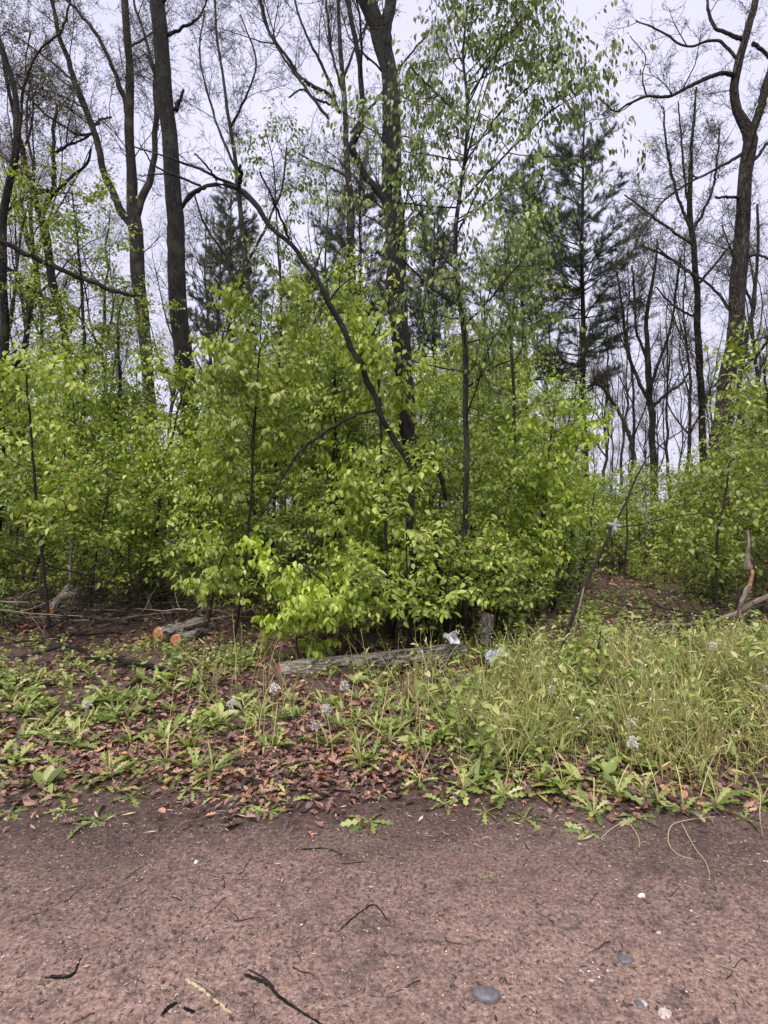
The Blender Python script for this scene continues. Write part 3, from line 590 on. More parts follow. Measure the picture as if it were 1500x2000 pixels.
# rows from the front to the back
for Y, step, lo, hi in ((7.3, 1.3, .4, .8), (8.2, 1.1, .55, .95), (9.3, 1.1, .6, 1.0), (10.8, 1.1, .75, 1.0), (12.6, 1.3, .75, 1.0), (15, 1.5, .7, .98), (18.5, 1.8, .7, .95), (23, 2.4, .6, .9), (29, 3., .5, .9)):
    x = -.8 * Y + rng.uniform(0, step)
    while x < .85 * Y:
        px = 750 + x / Y * F; top = float(np.interp(px, PX, PT))
        yy = Y + rng.uniform(-.45, .45) * (1 + Y / 25)
        if px < 470 and Y < 8 and rng.uniform() < .5: x += step; continue
        if 1120 < px < 1345 and Y < 12: x += step; continue
        if px > 1345 and Y < 8.5: x += step; continue
        f = rng.uniform(lo, hi) * (1.13 if rng.uniform() < .22 else 1); t2 = 1150 - (1150 - top) * f
        if 690 < px < 860 and Y < 8.6: t2 = max(t2, 850 + rng.uniform(0, 120))
        if 290 < px < 470 and Y < 13.2: t2 = max(t2, 760)
        if 325 < px < 435 and Y < 13.2: t2 = max(t2, 1085)
        if 250 < px < 335 and Y < 9: t2 = max(t2, 900)
        sp = None
        if px > 1130: sp = rng.choice(['g', 'd'], p=[.75, .25])
        elif px < 330: sp = rng.choice(['g', 'd', 'l'], p=[.55, .15, .3])
        put_shrub(px, yy, t2, sp); x += step * rng.uniform(.75, 1.25)
# low shrubs filling under the saplings
for (px, Y, top) in ((20, 7.9, 1060), (120, 8.8, 1090), (250, 9.0, 1100), (330, 9.4, 1120), (600, 7.4, 1120), (680, 6.9, 1140), (740, 7.2, 1110), (820, 6.7, 1130), (870, 6.9, 1090), (850, 7.4, 1080),
                     (930, 6.9, 1070), (985, 6.7, 1120), (1030, 7.1, 1090), (1070, 7.8, 1060), (1120, 9.4, 1060), (1170, 13.5, 1000), (1215, 14.5, 990), (1250, 13.2, 1010), (1290, 13.8, 1000), (1330, 12.2, 1040), (1345, 9.6, 1080),
                     (1385, 8.8, 1090), (1430, 8.4, 1080), (1480, 8.0, 1060), (1300, 11.3, 1060), (1130, 10.8, 1040), (1240, 11.5, 1070), (1200, 12.4, 1050), (1270, 10.3, 1090), (480, 8.4, 1110), (540, 7.6, 1130)):
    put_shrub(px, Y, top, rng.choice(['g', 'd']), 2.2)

for (px, Y, top, sp) in ((30, 8.6, 1050, 'g'), (90, 9.2, 1060, 'g'), (150, 8.5, 1075, 'd'), (200, 9.3, 1050, 'l'), (260, 8.4, 1080, 'g'), (310, 9.0, 1070, 'd'), (440, 8.6, 1070, 'g'), (500, 8.9, 1040, 'l'), (-30, 7.6, 1090, 'g'), (15, 6.7, 1140, 'd'), (800, 5.85, 930, 'l'), (838, 6.4, 985, 'g'), (705, 5.9, 1000, 'l'), (770, 6.6, 960, 'g'), (895, 6.9, 1040, 'd'), (640, 6.6, 1010, 'l'), (960, 6.9, 980, 'g'), (1010, 7.2, 1000, 'd'), (560, 7.0, 1030, 'g')): put_shrub(px, Y, top, sp, 2.4)
for Y, step in ((10.2, .8), (12, .9), (14.5, 1.0), (17, 1.2), (21, 1.4), (26, 1.7)):
    x = -.8 * Y
    while x < .85 * Y:
        px = 750 + x / Y * F
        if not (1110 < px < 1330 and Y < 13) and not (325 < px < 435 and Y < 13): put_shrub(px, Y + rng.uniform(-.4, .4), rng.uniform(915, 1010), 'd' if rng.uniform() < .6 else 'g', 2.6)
        x += step * rng.uniform(.8, 1.5)
# hero saplings, traced
def hero(name, label, Y, path, n1, n2, ln1, ln2, mat, L, per=8, droop=1., t0=.3, dY=0, cat='sapling', up=.03, wid=1., bark='twig', flat=.2):
    def ex(o, P, R, base):
        g = G(); b1 = spawn(P[:1], R[:1], n1, t0=t0, t1=.99, ln=ln1, ang=(50, 85), K=9, wander=.08, up=up, rl=.007, shrink=.35, flat=flat)
        b2 = spawn(*b1, n2, t0=.15, ln=ln2, ang=(30, 60), K=6, wander=.1, up=-.02, rl=.006, shrink=.3, flat=.5)
        tubes(g, *b1, sides=5); tubes(g, *b2, sides=3); g.build('branches', M[bark], o, origin=base)
        g = G(); twig_leaves(g, b2[0], per, L, droop=droop, wid=wid); twig_leaves(g, b1[0], per, L, droop=droop, t0=.35, wid=wid)
        g.build('foliage', M[mat], o, origin=base)
    return traced(name, label, cat, Y, [(path, dY)], M[bark], extra=ex, sides=8, rough=.02)
hero('drooping_sapling', 'lime sapling with straight dark stem and drooping leaves just behind the leaning tree', 6.35, [(757, 1235, 9), (755, 1120, 8), (750, 980, 7), (744, 850, 7), (742, 780, 6), (738, 700, 4), (742, 640, 3)], 46, 330, (.35, .95), (.2, .45), 'lime', (.06, .10), 8, 1.1, t0=.12)
hero('thin_sapling', 'thin dark pole-like sapling with lime leaves rising from the brush pile', 6.2, [(460, 1232, 7), (475, 1130, 7), (488, 1000, 6), (494, 880, 5), (502, 760, 5), (508, 660, 4), (512, 560, 2.5)], 30, 260, (.4, 1.0), (.2, .45), 'lime', (.06, .10), 7, 1.1, t0=.4)
hero('thin_sapling', 'thin straight sapling near the left edge with pale leaves halfway up', 6.6, [(88, 1140, 8), (75, 1010, 7), (65, 900, 6), (57, 800, 5), (50, 710, 3)], 26, 200, (.4, 1.0), (.2, .45), 'green', (.06, .10), 7, .8, t0=.3)
hero('arching_sapling', 'bright sapling whose leaves hang in front of the middle of the dark straight trunk', 8.6, [(300, 1130, 8), (310, 1000, 7), (330, 880, 6), (348, 800, 5), (365, 740, 3)], 30, 230, (.5, 1.2), (.2, .5), 'lime', (.06, .10), 8, 1.0, t0=.5)
hero('low_sapling', 'low arching sapling spraying bright leaves over the left end of the bark-covered log', 5.5, [(668, 1265, 7), (660, 1210, 6), (640, 1150, 6), (600, 1110, 5), (560, 1100, 4), (520, 1110, 3)], 22, 130, (.3, .7), (.15, .35), 'lime', (.055, .09), 7, 1.1, t0=.1)
hero('small_sapling', 'small bright sapling beside the left end of the log, leaves hanging in tufts', 5.3, [(585, 1290, 5), (580, 1250, 5), (590, 1200, 4), (600, 1170, 3)], 14, 80, (.2, .45), (.1, .22), 'lime', (.055, .09), 7, 1.3, t0=.1)
hero('small_sapling', 'young sapling leafing among the dead branches of the brush pile', 5.9, [(410, 1200, 5), (420, 1150, 4), (430, 1100, 4), (450, 1060, 3)], 16, 90, (.2, .5), (.12, .25), 'green', (.05, .085), 6, 1.0, t0=.2)
hero('wayside_sapling', 'broad-leaved young plant in the weeds at the foot of the leaning pole', 4.6, [(1160, 1345, 6), (1165, 1290, 5), (1172, 1240, 4), (1178, 1215, 3)], 10, 26, (.12, .3), (.08, .16), 'green', (.05, .08), 4, .4, t0=.3, wid=.8)
hero('thin_sapling', 'slim dark double-stemmed sapling standing left of the splintered branch', 7.2, [(1395, 1215, 8), (1400, 1130, 7), (1400, 1050, 6), (1415, 980, 5), (1425, 900, 3)], 18, 130, (.3, .8), (.2, .4), 'green', (.05, .085), 6, .7, t0=.3)
hero('maple_sapling', 'pale green leafy sapling reaching in from the right edge', 7.5, [(1530, 1150, 8), (1525, 1000, 8), (1515, 880, 6), (1500, 780, 5), (1490, 690, 3)], 34, 300, (.5, 1.2), (.2, .5), 'green', (.06, .1), 7, .6, t0=.2)
hero('maple_sapling', 'fresh green sapling with broad leaf sprays on the right of the thicket, beside the clearing', 7.6, [(1050, 1180, 8), (1055, 1060, 7), (1065, 950, 6), (1075, 860, 5), (1085, 790, 3)], 34, 300, (.4, 1.0), (.2, .45), 'lime', (.06, .1), 7, .8, t0=.2)
for (x0, y0, x1, y1, Y) in ((1082, 1180, 1108, 1010, 7.9), (1100, 1175, 1120, 1000, 8.4), (1112, 1180, 1150, 1050, 8.2), (1128, 1170, 1160, 960, 9), (1045, 1150, 1068, 960, 7.4), (1220, 1110, 1222, 960, 11)):
    hero('thin_sapling', 'bare thin stem in the row of slim stems at the right end of the thicket', Y, [(x0, y0, 5), ((x0 + x1) / 2 + 4, (y0 + y1) / 2, 4), (x1, y1, 3)], 6, 20, (.2, .6), (.1, .3), 'green', (.045, .08), 4, .5, t0=.5)['group'] = 'slim stems at the right end of the thicket'
# taller leafy saplings at the left (pale lacy crowns against the sky)
hero('maple_tree', 'young maple with a lacy green crown in front of the crooked tree at the left', 10.5, [(150, 1090, 12), (160, 850, 11), (165, 700, 9), (160, 560, 7), (150, 450, 5), (140, 370, 3)], 60, 560, (.7, 1.7), (.3, .8), 'green', (.05, .09), 8, .5, t0=.35, cat='tree', flat=.5)
hero('maple_tree', 'young maple with a lacy green crown cut by the left edge', 12, [(-20, 1090, 12), (-10, 850, 11), (10, 700, 9), (30, 560, 7), (40, 460, 5), (60, 380, 3)], 56, 520, (.7, 1.8), (.3, .8), 'green', (.05, .09), 8, .5, t0=.3, cat='tree', flat=.5)
hero('maple_tree', 'leafy young tree whose crown spreads in front of the forked grey trunk', 11.5, [(230, 1090, 11), (225, 850, 10), (235, 750, 8), (230, 640, 6), (245, 560, 4)], 40, 380, (.6, 1.4), (.3, .7), 'green', (.05, .09), 8, .5, t0=.4, cat='tree', flat=.5)
hero('airy_tree', 'airy young tree with small drooping leaves between the dark straight trunk and the arching limb', 9, [(530, 1100, 9), (540, 850, 8), (545, 700, 7), (548, 560, 6), (540, 430, 4), (535, 330, 3), (520, 260, 2)], 46, 420, (.5, 1.2), (.25, .6), 'grey', (.05, .08), 7, 1.1, t0=.35, cat='tree')
hero('airy_tree', 'airy young tree with small leaves right behind the slender hanging-leaved tree', 10, [(1000, 1100, 9), (1005, 850, 8), (1000, 700, 7), (990, 560, 5), (985, 450, 3)], 40, 380, (.5, 1.3), (.25, .6), 'green', (.05, .08), 7, 1.0, t0=.3, cat='tree')
hero('airy_tree', 'slim leafy tree filling the gap left of the stout central trunk', 8.2, [(640, 1100, 8), (650, 900, 7), (655, 750, 6), (645, 640, 4), (640, 560, 3)], 36, 340, (.4, 1.1), (.2, .5), 'lime', (.055, .09), 8, 1.0, t0=.3, cat='tree')

# ------------------------------------------------------------------ pines
def pine(h, cb, spread, seed, dens=1.):
    def mk():
        global rng
        keep = rng; rng = np.random.default_rng(seed)
        o = empty('pine_tree', (0, 0, 0), 'pine', 'pine tree')
        g = G(); K = 20; z = np.linspace(-.2, h, K); P = np.stack([np.cumsum(rng.standard_normal(K) * .03), np.cumsum(rng.standard_normal(K) * .03), z], 1)
        R = np.linspace(.16, .02, K); tubes(g, P[None], R[None], 12, 0, .03); g.build('trunk', M['bark_dark'], o)
        n = int(150 * dens); t = cb + (1 - cb) * rng.uniform(0, 1, n) ** .9; zz = t * h
        az = rng.uniform(0, 2 * PI, n); u = (t - cb) / (1 - cb)
        ln = spread * (np.minimum(1, .35 + u * 2.2) * (1 - u) ** .75 + .10) * rng.uniform(.4, 1.3, n)
        base = np.stack([np.interp(zz, z, P[:, 0]), np.interp(zz, z, P[:, 1]), zz], 1)
        d = nrm(np.stack([np.cos(az), np.sin(az), rng.uniform(-.05, .35, n) + u * .5], 1)); out = [base]
        for _ in range(7): d = nrm(d + rng.standard_normal((n, 3)) * .06 + np.array([0, 0, .035])); out.append(out[-1] + d * (ln / 7)[:, None])
        B = np.stack(out, 1); BR = (.008 + ln * .008)[:, None] * np.linspace(1, .2, 8)
        nd = 26; zd = rng.uniform(.2, cb + .05, nd) * h; ad = rng.uniform(0, 6.28, nd); dd = nrm(np.stack([np.cos(ad), np.sin(ad), rng.uniform(-.2, .2, nd)], 1)); o2 = [np.stack([0 * zd, 0 * zd, zd], 1)]
        for _ in range(7): dd = nrm(dd + rng.standard_normal((nd, 3)) * .12); o2.append(o2[-1] + dd * rng.uniform(.05, .22, nd)[:, None])
        DB = np.stack(o2, 1)
        g = G(); tubes(g, B, BR, 4); tubes(g, DB, np.full((nd, 8), .010), 3)
        T, TR = spawn(B, BR, int(2000 * dens), t0=.25, ln=(.25, .75), ang=(25, 55), K=5, wander=.1, up=.05, rl=.006, flat=.75, shrink=.4)
        tubes(g, T, TR, 3); g.build('branches', M['twig'], o)
        g = G(); nt = 11; N = len(T); idx = np.repeat(np.arange(N), nt); tt = np.tile(np.linspace(.25, .99, nt), N) * 4; i = tt.astype(int); f = (tt - i)[:, None]
        oo = T[idx, i] * (1 - f) + T[idx, i + 1] * f; dr = nrm(T[idx, i + 1] - T[idx, i])
        m = 8; oo = np.repeat(oo, m, 0); dr = np.repeat(dr, m, 0); dn = dr * .8 + nrm(rng.standard_normal(dr.shape)) * .75
        leaves(g, oo, dn, rng.standard_normal(dr.shape), rng.uniform(.10, .18, len(oo)), 'needle', wid=1.15)
        g.build('foliage', M['pine'], o, smooth=False); rng = keep
        return o
    return mk
pines = Pool({0: pine(16.8, .34, 3.1, 31), 1: pine(14, .25, 3.2, 32, 1.0)})
for (px, Y, top, k, lab) in ((1146, 22, 190, 0, 'tall dark pine with a straight trunk, in open sky left of the bare right-hand trees'), (1028, 27, 330, 1, 'dark pine partly hidden behind the slender hanging-leaved tree'),
                             (450, 24, 385, 1, 'dark pine behind the leaves just right of the dark straight trunk'), (700, 26, 300, 0, 'dark pine showing behind the crook of the stout central tree'),
                             (850, 25, 420, 1, 'dark pine between the stout central trunk and the slender hanging-leaved tree'), (590, 31, 520, 1, 'distant pine under the arch of the leaning black tree')):
    h = H + (HOR - top) / F * Y; x = (px - 750) / F * Y
    pines.put(k, (x, Y, float(hgt(x, Y))), rng.uniform(0, 6), h / (16.8 if k == 0 else 14), lab, None)

# ------------------------------------------------------------------ background bare trees
def bare(h, seed, n=(26, 260, 1500), leafy=2):
    def mk():
        global rng
        keep = rng; rng = np.random.default_rng(seed)
        o = empty('bare_tree', (0, 0, 0), 'tree', 'tree'); K = 18
        x = np.cumsum(rng.standard_normal(K) * .10); y = np.cumsum(rng.standard_normal(K) * .10)
        P = np.stack([x, y, np.linspace(-.2, h, K)], 1)[None]; R = np.linspace(.13, .025, K)[None]
        g = G(); tubes(g, P, R, 9, 0, .04)
        b0 = spawn(P, R, 7, t0=.3, t1=.75, ln=(h * .3, h * .5), ang=(15, 40), K=12, wander=.09, up=.09, rl=.014, shrink=.2)
        tubes(g, *b0, sides=6); g.build('trunk', M['bark_grey' if seed % 2 else 'bark_dark'], o)
        A = (np.concatenate([np.stack([resample(P[0], 12)]), b0[0]]), np.concatenate([resample(R[0][:, None].repeat(3, 1), 12)[None, :, 0], b0[1]]))
        g = G(); b1 = spawn(*A, n[0] * 2, t0=.35, ln=(.9, 2.6), ang=(25, 60), K=7, wander=.13, up=.06, rl=.009); b2 = spawn(*b1, n[1] * 2, t0=.2, ln=(.4, 1.2), ang=(25, 60), K=6, wander=.2, up=.03, rl=.010)
        b3 = spawn(*b2, n[2] * 2, t0=.1, ln=(.2, .5), K=4, wander=.25, rl=.012)
        tubes(g, *b1, sides=4); tubes(g, *b2, sides=3); tubes(g, *b3, sides=3); g.build('branches', M['twig'], o)
        g = G(); twig_leaves(g, b3[0], leafy, (.02, .05), 'fine', droop=.3, wid=1.3); g.build('foliage', M['bud'], o); rng = keep
        return o
    return mk
bares = Pool({0: bare(15, 41), 1: bare(17, 42), 2: bare(13, 43, leafy=4), 3: bare(16, 44, (22, 200, 1200))})
spots = [(1085, 34), (1130, 40), (1175, 33), (1195, 46), (1210, 37), (1235, 30), (1255, 50), (1310, 36), (1325, 44), (1340, 28), (1395, 32), (1415, 42), (1470, 26), (1490, 36), (1105, 55), (1290, 58), (1160, 62), (1450, 55), (1375, 60), (1060, 48),
         (30, 20), (75, 26), (190, 24), (225, 34), (330, 26), (400, 33), (420, 22), (560, 25), (610, 36), (650, 29), (740, 33), (820, 30), (875, 36), (930, 29), (960, 40), (-20, 30), (130, 40), (275, 44), (500, 42), (5, 42), (160, 55), (350, 52), (1000, 52), (890, 55), (1500, 48), (1530, 30),
         (1225, 70), (1345, 75), (1125, 80), (1480, 70), (1420, 85), (1265, 90), (1190, 85), (1080, 75)]
for q, (px, Y) in enumerate(spots):
    x = (px - 750) / F * Y; k = q % 4
    side = next(b for a, b in ((40, 'at the left edge'), (180, 'behind the crooked tree'), (300, 'behind the forked trunk'), (450, 'behind the dark straight trunk'), (580, 'above the arch of the leaning tree'), (720, 'left of the stout central trunk'),
        (850, 'behind the stout central trunk'), (980, 'behind the slender hanging-leaved tree'), (1110, 'left of the tall pine'), (1180, 'beside the tall pine trunk'), (1240, 'just right of the tall pine'), (1300, 'behind the spreading bare tree'),
        (1360, 'behind the reddish budding tree'), (1430, 'behind the large right-hand trunk'), (9999, 'at the right edge')) if px < a)
    far = 'very far' if Y > 65 else 'distant' if Y > 45 else 'middling far' if Y > 32 else 'nearer'
    bares.put(k, (x, Y, float(hgt(x, Y))), rng.uniform(0, 6), rng.uniform(.8, 1.1) * (.85 if px > 1150 else 1), f'{far} thin bare woodland tree {side}', f'{far} bare trees {side}')

# ------------------------------------------------------------------ leaf litter, weeds, grass (uncountable ground cover)
def scatter(n, xr, yr, dens_f, ypow=1.):
    out = []
    while len(out) < n:
        x = rng.uniform(*xr, n); u = rng.uniform(0, 1, n) ** ypow; y = yr[0] + (yr[1] - yr[0]) * u
        k = rng.uniform(0, 1, n) < dens_f(x, y); k &= np.abs(x) < .85 * y + 1
        out += list(zip(x[k], y[k]))
    return np.array(out[:n])
def lit_edge(x): return 2.86 + .09 * np.sin(1.3 * x + .5) + .05 * np.sin(3.7 * x) + .03 * np.sin(9.1 * x + 1)
g = G()
for n, yr, L in ((15000, (2.75, 4.6), (.025, .085)), (14000, (3.2, 8), (.04, .10)), (9000, (7, 16), (.06, .13))):
    p = scatter(n, (-10, 10), yr, lambda x, y: np.clip((y - lit_edge(x)) * 1.6 + .10, 0, 1) * (.5 + .5 * np.sin(2.3 * x + 1.7 * y) * np.sin(3.1 * y - 1.3 * x)), 1.2)
    th = rng.uniform(0, 6.28, n); tl = rng.standard_normal(n) * .16
    D = np.stack([np.cos(th), np.sin(th), tl], 1); N_ = np.array([0, 0, 1.]) + rng.standard_normal((n, 3)) * .3
    O = np.stack([p[:, 0], p[:, 1], hgt(p[:, 0], p[:, 1]) + .006 + rng.uniform(0, .016, n)], 1)
    k = rng.uniform(0, 1, n) < .42; Ls = rng.uniform(*L, n)
    leaves(g, O[k], D[k], N_[k], Ls[k], 'oak', rng.uniform(-1, 1.4, k.sum()), .6); leaves(g, O[~k], D[~k], N_[~k], Ls[~k] * .7, 'oval', rng.uniform(-1, 1.4, (~k).sum()), .6, wid=1.3)
tag(g.build('leaf_litter', M['litter']), 'brown and reddish fallen leaves carpeting the verge and forest floor', 'leaf litter', kind='stuff')
# twiggy crumbs among the leaves
g = G(); grit(g, 6000, (-4, 4), (2.7, 6), (.002, .007), 6, .6, 3, .02); tag(g.build('twig_litter', m_chip, smooth=False), 'small broken twigs and bark bits among the fallen leaves', 'twig litter', kind='stuff')

def wdens(x, y):
    right = 1 / (1 + np.exp(-(x - .35) * 3)); pat = np.clip(.25 + .95 * np.sin(2.9 * x + 1.2 + .8 * y) * np.sin(3.4 * y - 1.3 * x), .03, 1)
    front = np.clip((y - 3.15 + .25 * np.sin(2 * x)) * 1.3, 0, 1); left = np.clip((-x - .9) * 1.2, 0, 1)
    return front * (.95 * right + (1 - right) * (.08 + .8 * pat * np.clip((y - 3.5) * .9, 0, 1)) + .12 * left) * np.where((np.abs(x + .05) < 1.05) & (y > 4.55 + .1 * x) & (y < 5.9), .3, 1)
def forbs(g, n, xr, yr, hr, kinds, L, per, m=0, dens_f=wdens, up=1.1, ypow=1.):
    p = scatter(n, xr, yr, dens_f, ypow); z = hgt(p[:, 0], p[:, 1]); h = rng.uniform(*hr, n)
    q = np.stack([p[:, 0], p[:, 1], z], 1); lean = rng.standard_normal((n, 3)) * .22; lean[:, 2] = 0
    t = np.linspace(0, 1, 5)[None, :, None]; P = q[:, None] + (np.array([0, 0, 1.]) + lean)[:, None] * h[:, None, None] * t
    tubes(g, P, np.full((n, 5), .0016) * (1 - .5 * t[..., 0]), 3, m)
    idx = np.repeat(np.arange(n), per); tt = rng.uniform(.1, 1, n * per) ** .8; th = rng.uniform(0, 6.28, n * per)
    o = q[idx] + (np.array([0, 0, 1.]) + lean[idx]) * (h[idx] * tt)[:, None]
    d = np.stack([np.cos(th), np.sin(th), rng.uniform(-.2, up, n * per) * .8], 1)
    leaves(g, o, d, np.array([0, 0, 1.]) + rng.standard_normal(d.shape) * .3, rng.uniform(*L, n * per), kinds, .9, .35, m)
def ros(g, n, xr, yr, L, per, kind='dandy', dens_f=wdens, up=(.15, 1.3), wid=1., ypow=1.):
    p = scatter(n, xr, yr, dens_f, ypow); z = hgt(p[:, 0], p[:, 1]); q = np.stack([p[:, 0], p[:, 1], z + .004], 1)
    idx = np.repeat(np.arange(n), per); th = rng.uniform(0, 6.28, n * per)
    d = np.stack([np.cos(th), np.sin(th), rng.uniform(*up, n * per)], 1)
    leaves(g, q[idx], d, np.array([0, 0, 1.]) + rng.standard_normal(d.shape) * .2, rng.uniform(*L, n * per), kind, .9, .3, 0, wid)
g = G()
forbs(g, 720, (-4.5, 5), (3.1, 6.2), (.05, .16), 'maple', (.02, .045), 9)
forbs(g, 560, (-4.8, 5.3), (3.4, 6.6), (.06, .22), 'oval', (.02, .05), 9)
forbs(g, 420, (-4.5, 5), (4.2, 6.4), (.08, .26), 'oval', (.025, .055), 10); forbs(g, 400, (.8, 5), (5.5, 9), (.1, .32), 'oval', (.03, .065), 10)
forbs(g, 800, (-6, 8), (7.5, 13), (.1, .4), 'oval', (.035, .07), 10, dens_f=lambda x, y: .5 + .5 * np.sin(1.3 * x + y) * np.sin(1.1 * y - x))
forbs(g, 380, (.4, 5.4), (3.2, 6), (.12, .36), 'maple', (.02, .05), 14)
forbs(g, 210, (.3, 5.3), (3.3, 6), (.25, .5), 'oval', (.05, .09), 12)
ros(g, 340, (-4.6, 4.8), (2.95, 3.8), (.05, .13), 7, up=(0, .7), dens_f=lambda x, y: np.clip((y - 2.95) * 3, 0, 1) * (.35 + .3 * (x > .3) + .3 * (x < -1)))
ros(g, 560, (-4.4, 4.8), (3.05, 5.6), (.06, .16), 10, up=(.1, 1.8))
ros(g, 220, (.2, 5), (3.1, 5.2), (.08, .22), 11, 'blade', up=(.5, 2.5), wid=1.3)
ros(g, 60, (-4.2, .6), (3.2, 4.8), (.07, .17), 16, 'blade', up=(.4, 2.5), wid=1.3)
ros(g, 120, (-4.4, 4.8), (3.15, 5), (.08, .17), 9, 'oval', up=(.3, 1.8), wid=.8)
tag(g.build('ground_weeds', M['weed']), 'mixed low green weeds covering the verge between road and thicket', 'weeds', kind='stuff')

def rdens(x, y):
    e = 1 / (1 + np.exp(-(x - .75 + (y - 4) * .1) * 3.2)); return e * np.clip((y - 3.05) * 2.2, 0, 1) * (.12 + .88 * np.clip(np.sin(4.1 * x + 2 * y) * np.sin(3.6 * y - 3 * x) * 1.6 + .35, 0, 1)) * np.where((x < 1.15) & (y > 4.6), .25, 1) + .035 * np.clip((y - 3.2), 0, 1)
def stalks(g, n, xr, yr, hr, r, dens_f, lean=.25, ypow=1., K=7):
    p = scatter(n, xr, yr, dens_f, ypow); q = np.stack([p[:, 0], p[:, 1], hgt(p[:, 0], p[:, 1])], 1); h = rng.uniform(*hr, n)
    d = rng.standard_normal((n, 3)) * lean; d[:, 2] = 1; d = nrm(d); bend = rng.standard_normal((n, 3)) * .09; bend[:, 2] = -.01; out = [q]
    for _ in range(K - 1): d = nrm(d + bend + rng.standard_normal((n, 3)) * .02); out.append(out[-1] + d * (h / (K - 1))[:, None])
    P = np.stack(out, 1); tubes(g, P, rng.uniform(*r, n)[:, None] * np.linspace(1.15, .7, K), 3); return P
g = G()
P1 = stalks(g, 4300, (-1.5, 5.4), (3.1, 5.6), (.18, .52), (.0015, .0030), rdens, .17)
P2 = stalks(g, 1100, (.3, 5.2), (3.1, 4.6), (.08, .24), (.001, .002), rdens, .45)
for P_ in (P1[::2], P2):
    twig_leaves(g, P_[::2], 3, (.03, .09), 'blade', droop=-.3, t0=.1, wid=1.3)
tag(g.build('grass_stalks', M['stalk']), 'dense pale green stalks standing over the weeds on the right of the verge', 'grass stalks', kind='stuff')
g = G(); tips = P1[::9, -1]; n = len(tips); idx = np.repeat(np.arange(n), 9); d = nrm(rng.standard_normal((n * 9, 3)) + np.array([0, 0, .4]))
leaves(g, tips[idx], d, rng.standard_normal(d.shape), rng.uniform(.004, .010, n * 9), 'fine', .2, .2, wid=1.4)
tag(g.build('tiny_blossoms', M['fluff']), 'tiny whitish blossoms dotted on the tips of the pale stalks', 'tiny blossoms', kind='stuff')

# ------------------------------------------------------------------ countable plants of the verge
def dandelion(L, per, seed, st=2, flat=(.1, 1.2), kind='dandy', wid=1.):
    def mk():
        global rng
        keep = rng; rng = np.random.default_rng(seed); o = empty('dandelion', (0, 0, 0), 'x', 'weed'); g = G(); th = np.arange(per) * 2.4 + rng.uniform(-.3, .3, per)
        d = np.stack([np.cos(th), np.sin(th), rng.uniform(*flat, per)], 1)
        leaves(g, np.tile([0, 0, .005], (per, 1)), d, np.array([0, 0, 1.]) + rng.standard_normal(d.shape) * .25, rng.uniform(.6 * L, L, per), kind, 1.0, .3, 0, wid); g.build('leaf_rosette', M['weed'], o)
        for s in range(st):
            h = rng.uniform(.12, .24); a = rng.uniform(0, 6.28); t = np.linspace(0, 1, 8)
            P = np.stack([np.cos(a) * .08 * t ** 2, np.sin(a) * .08 * t ** 2, h * t], 1); g = G(); tubes(g, P, np.full(8, .0022), 5); g.build('flower_stalk', M['stalk'], o)
        rng = keep; return o
    return mk
dl = Pool({0: dandelion(.15, 11, 51), 1: dandelion(.18, 13, 52, 3), 2: dandelion(.13, 9, 53, 0, (.0, .5)), 3: dandelion(.16, 14, 54, 1, (.5, 2.2)), 4: dandelion(.2, 12, 55, 0, (.0, .35), wid=1.1), 5: dandelion(.08, 6, 56, 0, (.05, .5), 'oval')})
spots = [(60, 1525, 4), (125, 1585, 4), (185, 1605, 4), (20, 1590, 4), (255, 1560, 2), (325, 1495, 0), (415, 1512, 1), (540, 1462, 3), (545, 1505, 2), (705, 1500, 0), (528, 1585, 2), (722, 1608, 2), (820, 1530, 0), (868, 1572, 2), (905, 1545, 1), (948, 1590, 2),
         (1025, 1602, 2), (1148, 1628, 2), (1285, 1570, 1), (1335, 1590, 0), (1400, 1575, 1), (1205, 1560, 3), (1100, 1550, 1), (1455, 1600, 4), (35, 1490, 3), (155, 1465, 1), (255, 1455, 3), (640, 1460, 3), (985, 1560, 0), (1055, 1530, 3), (760, 1470, 2), (480, 1465, 2), (90, 1440, 0),
         (715, 1668, 5), (955, 1715, 5), (1160, 1590, 0), (1245, 1600, 2), (1490, 1570, 1), (370, 1545, 2), (215, 1520, 1), (600, 1500, 2)]
for q, (px, py, k) in enumerate(spots):
    x, y, z = gnd(px, py); near = 'on the bare dirt' if py > 1640 else 'at the road edge' if py > 1565 else 'among the fallen leaves' if px < 800 else 'among the pale stalks'
    side = 'far left' if px < 200 else 'left' if px < 480 else 'centre' if px < 800 else 'right of centre' if px < 1150 else 'right'
    kind = {0: 'jagged-leaved weed with two thin stalks', 1: 'bushy jagged-leaved weed with three stalks', 2: 'small flat jagged-leaved rosette', 3: 'upright bunch of jagged leaves', 4: 'large flattened jagged-leaved rosette', 5: 'tiny seedling rosette'}[k]
    dl.put(k, (x, y, z), rng.uniform(0, 6), rng.uniform(.85, 1.2) * (.45 if py > 1640 else 1), f'{kind} {near}, {side} of the verge', f'{kind}s {near}, {side}')
